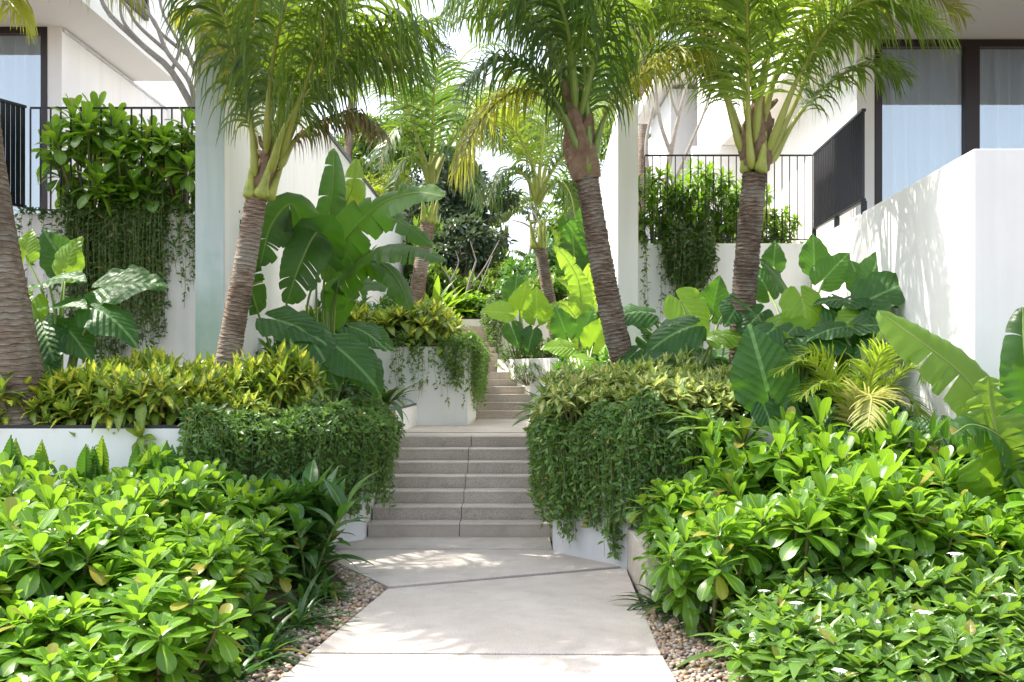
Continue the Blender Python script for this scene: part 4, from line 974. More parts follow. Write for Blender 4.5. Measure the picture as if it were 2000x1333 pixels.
for i, (az, el, ln, bd) in enumerate(((100, 62, 2.1, 100), (60, 58, 2.1, 100), (10, 66, 2.2, 100))):
    auto_frond(p2, t2 + [0, 0, .02], az, el, ln, bd, 200 + i, rmat='rachis_g', r0=.024, mat=('frond', 'frond_d', 'frond_y')[i % 3], Lf=.85, hang=2.6, npair=70, wid=.032)
# --- P3
c3 = [P(1250, 835, 10.65), P(1226, 735, 10.6), P(1200, 640, 10.5), P(1170, 490, 10.4), P(1146, 345, 10.3)]
p3 = palm('dark ringed palm leaning left over the stairs with brown fibrous crown base', c3, .130, .108, 'trunk_dark', .040, 6, .25, amp=.12)
D3 = 10.3; fibre_wrap(p3, P(1146, 352, D3), P(1118, 170, D3), .135, 2)
sheath(p3, P(1140, 345, D3), P(1124, 215, D3), .09, 3, 8)
FR3 = [
 ([P(1150, 340, D3 - .1), P(1150, 240, D3 - .15), P(1140, 120, D3 - .2), P(1117, -30, D3 - .3), P(1080, -160, D3 - .6)], .85, 'frond_d', 1.9),
 ([P(1135, 300, D3 - .1), P(1095, 210, D3 - .1), P(1040, 140, D3 - .1), P(970, 120, D3 - .2), P(900, 170, D3 - .3)], .75, 'frond_d', 2.0),
 ([P(1120, 260, D3), P(1080, 110, D3), P(1010, 10, D3), P(930, -20, D3 - .1), P(850, 40, D3 - .2)], .8, 'frond', 1.9),
 ([P(1158, 310, D3), P(1185, 220, D3), P(1235, 165, D3 - .05), P(1300, 120, D3 - .1), P(1385, 105, D3 - .2)], .62, 'frond_y', 1.7),
 ([P(1130, 230, D3 + .1), P(1160, 100, D3 + .2), P(1210, 10, D3 + .3), P(1270, -10, D3 + .4), P(1330, 40, D3 + .4)], .75, 'frond', 1.8),
 ([P(1120, 230, D3 + .1), P(1080, 80, D3 + .6), P(1030, -20, D3 + 1.0), P(960, -60, D3 + 1.4), P(880, -40, D3 + 1.7)], .8, 'frond_d', 1.6),
 ([P(1125, 220, D3 - .1), P(1110, 60, D3 - .5), P(1060, -60, D3 - .9), P(980, -90, D3 - 1.2), P(900, -40, D3 - 1.5)], .85, 'frond_d', 1.9),
 ([P(1130, 220, D3), P(1140, 60, D3 + .5), P(1160, -60, D3 + .9), P(1190, -90, D3 + 1.3), P(1220, -50, D3 + 1.6)], .75, 'frond_d', 1.6),
 ([P(1135, 230, D3 - .1), P(1175, 70, D3 - .4), P(1225, -40, D3 - .7), P(1290, -100, D3 - 1.0), P(1370, -90, D3 - 1.2)], .75, 'frond', 1.7),
 ([P(1115, 250, D3), P(1050, 180, D3 + .2), P(985, 190, D3 + .4), P(930, 250, D3 + .5), P(890, 340, D3 + .6)], .6, 'frond_y', 1.9),
 ([P(1120, 230, D3 + .1), P(1085, 60, D3 + .1), P(1020, -80, D3 + .1), P(930, -140, D3 + .1), P(820, -120, D3 + .1)], .8, 'frond', 1.5),
]
for i, (c, lf_, mt, hg) in enumerate(FR3): frond(p3, c, rmat='rachis_g', Lf=lf_ * 1.18, mat=mt, hang=hg * 1.7, seed=50 + i, start=.22, npair=76, wid=.036, r0=.024)
for i, (az, el, ln, bd) in enumerate(((200, 70, 2.0, 95), (310, 68, 2.1, 95), (45, 68, 2.1, 95))):
    auto_frond(p3, P(1120, 195, D3), az, el, ln, bd, 220 + i, rmat='rachis_g', r0=.024, mat=('frond_d', 'frond', 'frond_d')[i % 3], Lf=.85, hang=2.4, npair=70, wid=.032)
# --- P4
c4 = [P(1446, 835, 10.65), P(1448, 720, 10.6), P(1452, 600, 10.5), P(1462, 470, 10.4), P(1474, 338, 10.3)]
p4 = palm('upright dark ringed palm in front of the right terrace with yellow-tipped crown', c4, .128, .118, 'trunk_dark', .042, 8, .12, amp=.11)
D4 = 10.3; fibre_wrap(p4, P(1476, 335, D4 + .02), P(1482, 190, D4), .125, 5)
sheath(p4, P(1474, 335, D4 - .03), P(1480, 215, D4), .125, 4, 12)
FR4 = [
 ([P(1468, 330, D4 - .12), P(1462, 240, D4 - .2), P(1461, 110, D4 - .4), P(1459, -10, D4 - .7), P(1455, -100, D4 - 1.1)], .95, 'frond_l', 1.0),
 ([P(1500, 310, D4), P(1545, 220, D4 - .05), P(1620, 60, D4 - .2), P(1700, -10, D4 - .4), P(1800, 20, D4 - .6)], .9, 'frond', 1.6),
 ([P(1500, 300, D4 - .1), P(1560, 150, D4 - .4), P(1640, 30, D4 - .7), P(1740, 0, D4 - .9), P(1850, 60, D4 - 1.1)], .8, 'frond_l', 1.7),
 ([P(1505, 320, D4), P(1550, 240, D4 + .1), P(1610, 170, D4 + .2), P(1690, 130, D4 + .3), P(1770, 150, D4 + .3)], .65, 'frond', 1.5),
 ([P(1450, 300, D4), P(1420, 200, D4), P(1390, 90, D4 - .1), P(1340, 10, D4 - .2), P(1270, -10, D4 - .3)], .7, 'frond', 1.6),
 ([P(1455, 300, D4 + .1), P(1430, 210, D4 + .3), P(1390, 130, D4 + .5), P(1330, 100, D4 + .7), P(1260, 130, D4 + .9)], .6, 'frond', 1.6),
 ([P(1480, 280, D4 + .1), P(1500, 120, D4 + .3), P(1540, -20, D4 + .6), P(1600, -60, D4 + 1.0), P(1680, -40, D4 + 1.3)], .8, 'frond_d', 1.5),
 ([P(1475, 280, D4 - .1), P(1500, 100, D4 - .3), P(1580, -50, D4 - .6), P(1680, -100, D4 - .9), P(1800, -60, D4 - 1.2)], .85, 'frond_l', 1.5),
 ([P(1470, 280, D4), P(1440, 100, D4 + .3), P(1400, -40, D4 + .7), P(1340, -90, D4 + 1.1), P(1260, -70, D4 + 1.4)], .8, 'frond_d', 1.4),
 ([P(1480, 280, D4), P(1530, 110, D4 - .1), P(1640, -30, D4 - .1), P(1750, -60, D4 - .2), P(1880, 30, D4 - .3)], .72, 'frond_y', 1.5),
]
for i, (c, lf_, mt, hg) in enumerate(FR4): frond(p4, c, Lf=lf_ * 1.12, mat=mt, hang=hg * .95, seed=80 + i, start=.30, npair=84, wid=.036, r0=.025)
for i, (az, el, ln, bd) in enumerate(((215, 68, 2.0, 90), (70, 62, 2.1, 90))):
    auto_frond(p4, P(1480, 225, D4), az, el, ln, bd, 240 + i, rmat='rachis_g', r0=.024, mat=('frond', 'frond_l', 'frond')[i % 3], Lf=.8, hang=1.9, npair=70, wid=.032)
# --- P5, P6 behind, P7 and P8 far
c5 = [P(797, 700, 18.0), P(800, 665, 18.0), P(812, 590, 18.0), P(824, 510, 18.0), P(836, 432, 18.0)]
p5 = palm('slimmer palm left of the upper steps with green crown base', c5, .15, .12, 'trunk', .055, 9, .2, amp=.06, sides=14)
sheath(p5, P(836, 435, 18), P(842, 360, 18), .13, 6, 4)
k5 = P(842, 365, 18.0)
FR5 = [([k5, P(825, 300, 17.9), P(800, 220, 17.6), P(775, 130, 17.2), P(760, 60, 17)], .9, 'frond', 1.0), ([k5, P(843, 300, 17.9), P(846, 220, 17.6), P(850, 160, 17.2), P(860, 110, 16.9)], 1.0, 'frond_d', 1.2),
       ([k5, P(870, 300, 18), P(910, 240, 17.8), P(950, 240, 17.6), P(985, 290, 17.4)], .95, 'frond_d', 1.8), ([k5, P(815, 290, 18), P(785, 250, 17.8), P(760, 270, 17.6), P(740, 330, 17.4)], .8, 'frond', 1.6),
       ([k5, P(880, 270, 18.3), P(940, 180, 18.6), P(1010, 150, 18.9), P(1070, 180, 19.1)], 1.0, 'frond', 1.5), ([k5, P(860, 250, 18.5), P(880, 150, 19), P(930, 90, 19.4), P(990, 90, 19.8)], .95, 'frond_d', 1.3),
       ([k5, P(810, 260, 18.4), P(770, 180, 18.8), P(720, 150, 19.2), P(660, 190, 19.6)], .9, 'frond', 1.5), ([k5, P(850, 310, 17.8), P(885, 290, 17.5), P(915, 330, 17.2), P(930, 390, 17.1)], .75, 'frond_d', 1.9),
       ([k5, P(822, 320, 17.9), P(795, 310, 17.7), P(775, 345, 17.6), P(765, 400, 17.5)], .6, 'frond', 1.8)]
for i, (c, lf_, mt, hg) in enumerate(FR5): frond(p5, c, Lf=lf_, mat=mt, hang=hg, seed=110 + i, start=.25, npair=46, wid=.05, r0=.04)
c6 = [P(1096, 718, 18.6), P(1092, 690, 18.6), P(1080, 620, 18.6), P(1066, 550, 18.6), P(1054, 480, 18.6)]
p6 = palm('slender palm right of the upper steps above the clipped hedge', c6, .13, .10, 'trunk', .055, 10, .2, amp=.06, sides=14)
sheath(p6, P(1052, 485, 18.6), P(1048, 400, 18.6), .13, 6, 5)
k6 = P(1050, 400, 18.6)
FR6 = [([k6, P(1042, 330, 18.4), P(1010, 260, 18), P(960, 225, 17.6), P(900, 250, 17.2)], 1.05, 'frond_l', 1.4), ([k6, P(1055, 320, 18.5), P(1065, 240, 18.3), P(1080, 170, 18), P(1110, 130, 17.6)], 1.0, 'frond', 1.3),
       ([k6, P(1075, 340, 18.4), P(1110, 300, 18.2), P(1150, 310, 18), P(1190, 370, 17.8)], .9, 'frond_d', 1.7), ([k6, P(1030, 350, 18.4), P(1000, 330, 18.2), P(970, 350, 18), P(950, 400, 17.8)], .8, 'frond_d', 1.7),
       ([k6, P(1035, 300, 18.8), P(1010, 220, 19.2), P(970, 180, 19.6), P(920, 190, 20)], 1.0, 'frond_l', 1.3), ([k6, P(1075, 300, 18.9), P(1120, 230, 19.2), P(1170, 210, 19.5), P(1230, 250, 19.8)], .95, 'frond', 1.4),
       ([k6, P(1070, 370, 18.3), P(1095, 355, 18), P(1115, 385, 17.8), P(1125, 440, 17.6)], .6, 'frond', 1.7)]
for i, (c, lf_, mt, hg) in enumerate(FR6): frond(p6, c, Lf=lf_, mat=mt, hang=hg, seed=130 + i, start=.25, npair=46, wid=.05, r0=.035)
def far_palm(label, base, top, r, lf_, nf, seed, mat='frond', name='coconut_palm'):
    base[2] = min(base[2], gz(base[1]) - .05)
    rr = random.Random(seed); root = empty(name, base, label, 'palm tree')
    mb = MB(); mb.tube(spline([base, (np.array(base) + top) / 2 + [.1, 0, 0], top], 12), np.linspace(r, r * .75, 12), 9); mb.build('trunk', M['trunk'], root)
    sheath(root, np.array(top), np.array(top) + [0, 0, .7], r * .8, 5, seed)
    for i in range(nf): auto_frond(root, np.array(top) + [0, 0, .5], i * 137.5 + rr.uniform(-15, 15), rr.uniform(15, 75), lf_ * rr.uniform(.85, 1.1), rr.uniform(70, 110), seed + i, mat=mat, Lf=lf_ * .3, hang=1.4, npair=34, wid=.07, r0=.05)
    return root
far_palm('distant palm on a thin trunk seen through the gap above the stairs', P(978, 610, 33), P(985, 462, 33), .16, 1.7, 12, 200)
far_palm('small far palm right of the gap with a rough dark crown', P(1040, 620, 38), P(1038, 545, 38), .16, 1.0, 14, 230, 'frond_d')
far_palm('tall palm far behind the dark round tree', P(895, 600, 30), P(900, 300, 30), .17, 2.6, 13, 260, 'frond')
far_palm('tall palm behind the right white wall', P(1230, 500, 27), P(1260, 120, 27), .17, 2.9, 13, 290, 'frond')
far_palm('tall palm rising behind the left wall top', P(640, 500, 34), P(690, 160, 34), .17, 2.8, 13, 320, 'frond_d')

# ================================================================ BANANAS
bn1 = empty('banana_plant', (-2.35, 12.6, 1.1), 'large banana clump with broad torn leaves between left palm and stairs', 'banana plant')
BB = np.array([-2.35, 12.6, 1.1])
def stalk_from(dx, dy, *pts): return [BB + np.array([dx, dy, 0])] + list(pts)
BL = [  # control points of stalk+midrib, width, stalk fraction, facing, material, tear
 (stalk_from(0, 0, P(632, 560, 12.2), P(668, 480, 12.0), P(735, 405, 11.8), P(810, 377, 11.6), P(868, 384, 11.4)), .72, .50, (.1, -.8, .5), 'banana', .10),
 (stalk_from(-.05, 0, P(618, 560, 12.6), P(640, 440, 12.6), P(650, 360, 12.7), P(652, 290, 12.9)), .46, .55, (0, -1, .3), 'banana', .04),
 (stalk_from(-.2, -.1, P(600, 600, 12.2), P(640, 500, 11.9), P(620, 455, 11.6), P(585, 520, 11.4), P(560, 592, 11.35)), .70, .58, (-.3, -1, .25), 'banana', .06),
 (stalk_from(-.2, 0, P(560, 600, 12.2), P(590, 470, 11.8), P(570, 400, 11.6), P(530, 440, 11.5), P(508, 520, 11.4)), .62, .58, (.2, -1, .2), 'banana', .09),
 (stalk_from(-.3, -.4, P(500, 600, 11.6), P(480, 520, 11.3), P(452, 440, 11.1), P(420, 385, 11.0), P(392, 340, 10.9)), .50, .44, (.5, -.9, .1), 'banana', .30),
 (stalk_from(.1, -.1, P(655, 590, 12.2), P(690, 520, 11.9), P(750, 485, 11.7), P(820, 490, 11.5), P(872, 510, 11.3)), .50, .45, (.2, -.6, .8), 'banana', .22),
 (stalk_from(.1, -.1, P(650, 600, 12.3), P(680, 540, 12.1), P(730, 510, 12.0), P(775, 545, 11.9), P(800, 605, 11.8)), .48, .42, (.2, -.8, .6), 'banana', .15),
 (stalk_from(.0, .1, P(640, 580, 12.7), P(680, 460, 12.7), P(730, 420, 12.7), P(790, 440, 12.6), P(845, 480, 12.5)), .55, .45, (.1, -.7, .7), 'banana', .15),
 (stalk_from(.1, .1, P(640, 560, 12.9), P(670, 420, 13), P(690, 360, 13), P(695, 310, 13.1)), .5, .55, (0, -1, .3), 'banana_y', .08),
 (stalk_from(.0, .2, P(650, 620, 12.9), P(700, 560, 12.9), P(760, 560, 12.8), P(800, 600, 12.7)), .42, .4, (.1, -.6, .8), 'banana', .15),
]
for i, (c, W_, stf, fc, mt, tr_) in enumerate(BL): blade(bn1, c, W_ * .88, stf, fc, mt, 300 + i, tr_ * 1.3 + .03, droop=.32, r0=.022)
bn2 = empty('banana_plant', (4.05, 7.0, 0), 'bright banana plant in the lower right corner with one long arching leaf', 'banana plant')
b2_ = np.array([3.75, 6.9, 0.0])
for i, (c, W_, stf, fc, mt, tr_) in enumerate([
 ([b2_, P(1965, 900, 7.0), P(1925, 800, 7.0), P(1880, 735, 7.0), P(1800, 670, 7.0), P(1715, 607, 7.1)], .60, .42, (.45, -.85, .35), 'banana_y', .05),
 ([b2_ + [.05, 0, 0], P(1975, 980, 6.9), P(1950, 870, 6.8), P(1935, 790, 6.8), P(1930, 735, 6.8)], .52, .45, (-.1, -1, .2), 'banana_y', .34),
 ([b2_ + [.1, 0, 0], P(2030, 900, 6.9), P(2010, 760, 6.9), P(2000, 680, 6.9), P(1998, 600, 7.0)], .42, .45, (-.1, -1, .2), 'banana', .05),
 ([b2_ + [.1, 0, 0], P(1990, 930, 6.9), P(1960, 860, 6.8), P(1900, 830, 6.7), P(1860, 850, 6.6)], .35, .4, (0, -.7, .8), 'banana', .3),
 ([b2_ + [.15, .1, 0], P(2040, 930, 7.1), P(2090, 780, 7.1), P(2160, 680, 7.1)], .5, .4, (0, -1, .4), 'banana_y', .05)]):
    blade(bn2, c, W_, stf, fc, mt, 340 + i, tr_, droop=.25, r0=.026, gap=.2 if tr_ > .2 else .08)
def banana_far(label, base, D, spec, seed, mat='banana', name='banana_plant', cat='banana plant'):
    root = empty(name, base, label, cat); b = np.array(base, float)
    for i, (px, py, tx, ty, W_, mt) in enumerate(spec):
        q = P(px, py, D + (i % 3) * .25); t = P(tx, ty, D + (i % 3) * .25 - .3); m1 = (q + t) / 2 + [0, 0, .10]
        blade(root, [b + [.05 * i, 0, 0], b * .4 + q * .6, q, m1, t], W_ * .82, .5, (0.1, -1, .35), mt, seed + i, .26, droop=.3, r0=.02)
    return root
banana_far('banana plant with tall dark leaves against the right wall behind the middle palm', PZ(1125, 640, 17, 1.78), 17.0,
    [(1125, 560, 1115, 430, .75, 'banana'), (1140, 540, 1142, 400, .8, 'banana'), (1110, 560, 1100, 420, .5, 'banana'), (1120, 520, 1080, 450, .5, 'banana_y'), (1130, 600, 1165, 520, .5, 'banana_y'), (1125, 620, 1150, 590, .5, 'banana')], 400)
banana_far('bright yellow-green torn-leaf plant between the two right palms', PZ(1135, 680, 14.5, 1.09), 14.5,
    [(1132, 560, 1082, 480, .42, 'banana_y'), (1140, 590, 1088, 545, .38, 'banana_y'), (1145, 600, 1150, 515, .4, 'banana_y'), (1130, 640, 1090, 590, .36, 'banana_y'), (1140, 640, 1175, 600, .36, 'banana_y'), (1130, 660, 1130, 590, .3, 'banana_y')], 420)

# ================================================================ ELEPHANT EARS
ear_plant('elephant ear plant with big crinkled leaves beside the left old palm', P(115, 850, 9.6),
 [(95, 548, 9.8, .50, .5, -.3, .1, (0, -.5, 1), 0), (125, 530, 10.1, .36, .2, -.2, .5, (0, -1, .3), 1, 'ear_y'), (205, 560, 9.7, .62, .8, -.25, .15, (-.1, -.75, .8), 0), (190, 605, 9.4, .50, .85, -.4, -.3, (0, -.55, 1), 1),
  (110, 600, 9.5, .42, .7, -.4, .05, (0, -.4, 1), 2), (85, 640, 9.5, .45, .4, -.5, -.7, (0, -1, .5), 0), (60, 590, 9.7, .38, -.2, -.3, -.6, (0, -1, .3), 1, 'ear_y'), (130, 640, 9.5, .40, .6, -.4, -.5, (.1, -.9, .6), 1), (50, 500, 10.0, .28, .1, 0, .8, (0, -1, .1), 0, 'ear_y'),
  (90, 690, 9.4, .3, .3, -.4, -.8, (0, -1, .3), 0), (130, 520, 10.6, .45, -.3, -.1, .5, (0, -1, .2), 2)])
ear_plant('dull green elephant ears drooping in front of the banana clump', PZ(640, 770, 11.0, 1.09),
 [(540, 625, 10.6, .60, .95, -.3, -.25, (-.1, -.6, .9), 0), (600, 655, 10.5, .60, .7, -.3, -.75, (.35, -.85, .5), 1), (660, 680, 10.6, .56, .75, -.3, -.55, (0, -.75, .8), 0), (690, 640, 11.2, .42, .8, -.3, -.2, (0, -.6, .9), 1),
  (575, 700, 10.5, .40, .5, -.3, -.8, (-.2, -.9, .4), 0), (700, 700, 11.0, .46, .6, -.3, -.7, (.2, -.9, .5), 1), (640, 720, 10.8, .36, -.3, -.3, -.8, (0, -.9, .4), 0), (720, 650, 11.8, .36, .8, 0, -.4, (0, -.8, .7), 0)], mat='ear')
ear_plant('elephant ear plant with pale wavy leaf left of the upright right palm', PZ(1360, 760, 10.4, 1.09),
 [(1330, 590, 10.8, 0.47, .45, -.3, -.6, (-.3, -.9, .4), 0, 'ear_y'), (1345, 640, 10.2, 0.53, -.95, -.2, -.3, (0, -.75, .75), 1), (1260, 640, 10.8, 0.34, -.5, -.2, .4, (.15, -.5, .85), 0), (1300, 690, 10.1, 0.34, -.8, -.3, -.4, (.1, -.4, .9), 0),
  (1400, 655, 10.3, 0.39, .7, -.3, .1, (0, -.6, .9), 1, 'ear_y'), (1420, 600, 10.9, 0.33, .5, -.2, .5, (.15, -.5, .85), 0), (1240, 690, 10.4, 0.29, -.6, -.3, -.5, (-.15, -.45, .9), 2), (1390, 610, 11.6, 0.43, .1, -.2, .6, (0, -.9, .5), 2)])
ear_plant('elephant ear clump with raised leaves under the large right wall', PZ(1560, 780, 10.0, 1.09),
 [(1530, 560, 10.6, 0.43, -.4, -.2, .6, (.15, -.5, .85), 0), (1565, 580, 9.9, 0.45, .1, -.4, -.7, (0, -1, .35), 1, 'ear_y'), (1610, 545, 10.9, 0.40, .5, -.1, .6, (-.2, -.9, .3), 0), (1480, 620, 10.0, 0.41, -.5, -.3, .5, (-.15, -.45, .9), 0), (1500, 570, 11.2, 0.38, -.3, 0, .7, (0, -.9, .5), 1),
  (1590, 520, 11.4, 0.38, 0, 0, .8, (0, -1, .1), 2), (1540, 650, 9.6, 0.40, -.6, -.3, -.5, (-.15, -.45, .9), 0), (1630, 610, 9.8, 0.40, .5, -.3, -.4, (-.15, -.45, .9), 1), (1500, 680, 9.8, 0.34, -.3, -.3, -.8, (.15, -.5, .85), 0), (1600, 660, 9.7, 0.36, .3, -.3, -.8, (.15, -.5, .85), 1), (1510, 520, 11.8, 0.31, .1, 0, .7, (0, -1, .1), 0)])
ear_plant('elephant ear plant leaning against the right wall with a long curled leaf', PZ(1690, 790, 9.3, 1.09),
 [(1700, 585, 9.6, 0.53, .85, -.2, .45, (-.35, -.8, .7), 2), (1665, 590, 9.9, 0.39, -.6, -.2, .2, (-.15, -.45, .9), 1), (1700, 545, 10.2, 0.34, .3, 0, .8, (-.3, -1, .2), 0), (1640, 640, 9.4, 0.38, -.7, -.3, -.1, (.1, -.4, .9), 0), (1720, 620, 9.4, 0.33, .6, -.2, -.2, (0, -.7, .7), 1),
  (1680, 560, 10.6, 0.31, -.2, 0, .8, (0, -.9, .5), 0), (1700, 680, 9.2, 0.36, -.4, -.3, -.6, (-.15, -.45, .9), 1)])
ear_plant('single large upright elephant ear leaf in front of the variegated hedge', P(1500, 860, 8.5),
 [(1500, 765, 8.3, 0.57, -.25, -.12, .85, (-.2, -1, .15), 0), (1505, 775, 8.4, 0.38, .85, -.2, -.5, (0, -.9, .5), 1), (1495, 800, 8.3, 0.28, .3, -.3, -.9, (0, -1, .3), 0), (1400, 830, 8.5, 0.29, -.5, -.3, .3, (0, -.7, .7), 1)])
ear_plant('dark elephant ears at the foot of the right wall', P(1640, 900, 8.2),
 [(1700, 800, 8.4, 0.36, .5, -.4, -.2, (0, -.7, .8), 0), (1620, 830, 8.2, 0.34, -.5, -.4, -.3, (0, -.8, .6), 1), (1660, 870, 8.0, 0.34, .1, -.5, -.5, (0, -.8, .6), 0), (1560, 850, 8.1, 0.29, -.4, -.4, -.2, (0, -.8, .6), 1), (1770, 850, 8.0, 0.31, .4, -.4, .2, (0, -.8, .6), 0), (1860, 860, 7.9, 0.29, -.2, -.4, .4, (0, -.8, .6), 0)])
ear_plant('light green elephant ears above the clipped hedge right of the steps', P(1020, 700, 17.6),
 [(990, 612, 17.2, .46, -.85, -.3, .1, (0, -.85, .5), 2, 'ear_y'), (1015, 605, 17.6, .50, .25, -.2, .9, (.3, -1, .1), 0, 'ear_y'), (1048, 618, 17.4, .52, 0, -.2, .9, (0, -1, .2), 2, 'ear_y'), (1000, 640, 17.4, .40, .3, -.3, -.8, (0, -1, .3), 0), (1075, 625, 17.8, .5, .5, -.2, .5, (0, -.9, .4), 0, 'ear_y'),
  (1005, 580, 18.6, .5, .1, 0, .9, (0, -1, .1), 0), (990, 600, 19, .3, -.5, -.2, .3, (0, -.7, .7), 0), (1040, 650, 17.3, .38, -.2, -.2, -.8, (0, -1, .3), 0)])
ear_plant('bright green elephant ears behind the pale variegated hedge', PZ(1150, 740, 12.0, 1.09),
 [(1110, 680, 12.0, .34, -.7, -.3, .1, (0, -.7, .7), 0, 'ear_y'), (1160, 670, 12.4, .40, .3, -.3, .6, (0, -.9, .4), 2, 'ear_y'), (1130, 700, 11.6, .36, .6, -.4, -.2, (0, -.6, .9), 1, 'ear_y'), (1185, 690, 12.0, .34, .6, -.3, .2, (0, -.7, .7), 0, 'ear_y'), (1105, 650, 12.6, .36, -.3, -.2, .8, (0, -1, .2), 0), (1140, 650, 12.8, .34, .3, 0, .8, (0, -1, .2), 2)])

rr = random.Random(77); more = []
for i in range(20):
    px = rr.uniform(1440, 1770); more.append((px, rr.uniform(585, 700) - (px - 1440) * .06, rr.uniform(9.3, 10.6), rr.uniform(.36, .50), rr.uniform(-1, 1), -.35, rr.uniform(-.6, .2), (rr.uniform(-.3, .3), -.55, .85), i % 3, 'ear_y' if i % 7 == 0 else 'ear'))
ear_plant('dense layered elephant ear thicket in front of the large right wall', PZ(1620, 790, 10.1, 1.09), more)
more = []
for i in range(9):
    px = rr.uniform(1250, 1420); more.append((px, rr.uniform(610, 700), rr.uniform(10.6, 11.6), rr.uniform(.34, .46), rr.uniform(-1, 1), -.35, rr.uniform(-.6, .3), (rr.uniform(-.3, .3), -.6, .8), i % 3))
ear_plant('low dark elephant ears behind the two right palms', PZ(1340, 790, 11.2, 1.09), more)

# ================================================================ ARECA
ar = empty('areca_palm', P(1660, 860, 8.6), 'low feathery areca palm with yellow-green arching fronds by the right wall', 'palm plant')
AB = P(1660, 850, 8.6)
for i, (c, lf_, mt, stt) in enumerate([
 ([AB, P(1640, 790, 8.4), P(1610, 730, 8.3), P(1565, 705, 8.2), P(1515, 730, 8.1)], .28, 'areca', .3), ([AB, P(1645, 780, 8.5), P(1625, 720, 8.5), P(1590, 690, 8.5), P(1550, 700, 8.4)], .30, 'areca', .3),
 ([AB, P(1690, 780, 8.4), P(1705, 730, 8.3), P(1722, 690, 8.2), P(1740, 675, 8.1)], .32, 'areca', .25), ([AB, P(1720, 780, 8.5), P(1760, 730, 8.4), P(1790, 720, 8.3), P(1812, 745, 8.2)], .30, 'areca', .3),
 ([AB, P(1672, 820, 8.1), P(1690, 775, 7.9), P(1702, 780, 7.7), P(1695, 835, 7.5)], .30, 'areca_p', .3), ([AB, P(1660, 820, 8.2), P(1690, 780, 8.0), P(1730, 775, 7.9), P(1770, 790, 7.8)], .28, 'areca_p', .3),
 ([AB, P(1655, 800, 8.4), P(1640, 760, 8.2), P(1600, 750, 8.0), P(1560, 780, 7.9)], .26, 'areca', .3), ([AB, P(1700, 790, 8.6), P(1740, 760, 8.6), P(1780, 780, 8.5), P(1800, 830, 8.4)], .28, 'areca', .3),
 ([AB, P(1670, 770, 8.7), P(1690, 700, 8.8), P(1730, 650, 8.8), P(1770, 640, 8.7)], .28, 'areca', .3)]):
    frond(ar, c, Lf=lf_, mat=mt, hang=.35, seed=500 + i, start=stt, npair=42, wid=.022, r0=.012, fwd=.75, tears=.0, rmat='rachis')

# ================================================================ SHRUBS
# prototypes (removed again once copied)
SCA = [make_shrub('broadleaf_shrub', 600 + i, .78, .36, 14, T_OB, 16, .235, M['broad'], M['woody'], lower=7) for i in range(4)]
def zleft(x, y): return 0.0
LL = 'glossy broad-leaved shrub left of the path'
def left_edge(y): return np.interp(y, [4.0, 5.8, 7.6, 8.6], [-1.75, -1.72, -1.62, -1.95])
pl = jitter_grid(-4.6, -1.7, 4.5, 8.0, .50, .50, 3, zleft, keep=lambda x, y: x < left_edge(y) and x > -(y * .53 + .5), sf=lambda x, y: np.interp(y, [4.5, 6, 8], [.80, .95, 1.02]), hf=lambda x, y: np.interp(y, [4.5, 6, 8], [.76, .98, 1.06]) * (.9 if x > -2.2 else 1))
scatter(SCA, pl, LL, 'shrub', 'broad-leaved shrubs in the left front bed', 4, ref=('path', -1))
LR = 'glossy broad-leaved shrub right of the path'
pr = jitter_grid(1.30, 4.9, 6.35, 7.7, .46, .44, 7, lambda x, y: -.02, keep=lambda x, y: x < 3.6 or y < 7.4, sf=lambda x, y: 1.0 if x > 1.7 else .88, hf=lambda x, y: np.interp(y, [6.3, 7.8], [1.04, 1.24]))
scatter(SCA, pr, LR, 'shrub', 'broad-leaved shrubs in the right bed', 5, ref=('path', 1))
tag(scatter(SCA[:1], [(1.24, 7.35, .30, .85, .85)], 'x', 'shrub', None, 8)[0], 'broad-leaved shrub spilling over the top of the stone block by the path', 'shrub')
scatter(SCA, [(1.75, 7.95, -.02, .95, 1.42), (2.25, 7.85, -.02, .95, 1.45), (2.75, 7.55, -.02, .95, 1.42)], 'tall glossy shrub against the right planter wall', 'shrub', 'tall shrubs against the right planter wall', 15, ref=('path', 1))
# terrace shrubs
lt = scatter(SCA[1:3], [(-4.95, 11.72, 3.40, 1.38, 1.25), (-4.4, 11.70, 3.38, 1.33, 1.2), (-3.85, 11.72, 3.38, 1.25, 1.12), (-4.62, 11.62, 3.42, .9, .5)], 'x', 'shrub', 'broad-leaved shrubs growing through the left terrace railing', 9)
for o, lb in zip(lt, ('tall light green shrub at the left end of the terrace railing', 'middle light green shrub pushing through the left terrace railing', 'light green shrub beside the grey wall edge on the left terrace', 'small shrub sprig drooping below the left terrace railing')): tag(o, lb)
SCB = [make_shrub('terrace_shrub', 640 + i, 1.0, .34, 14, T_LAN, 14, .17, M['broad'], M['stem'], lower=26) for i in range(2)]
rt = scatter(SCB, [(1.90 + i * .34, 13.36, 3.19, 1.05, 1.1) for i in range(6)], 'upright leafy shrub in front of the right terrace railing', 'shrub', 'leafy shrubs along the right terrace railing', 12, ref=('square wall edge', 1))
tag(rt[5], 'sparse shrub at the right end of the terrace hedge behind the upright palm'); rt[5].scale = (.8, .8, .62)
tag(rt[0], 'leafy shrub at the left end of the right terrace hedge beside the square wall edge')
for s_ in SCB: drop(s_)
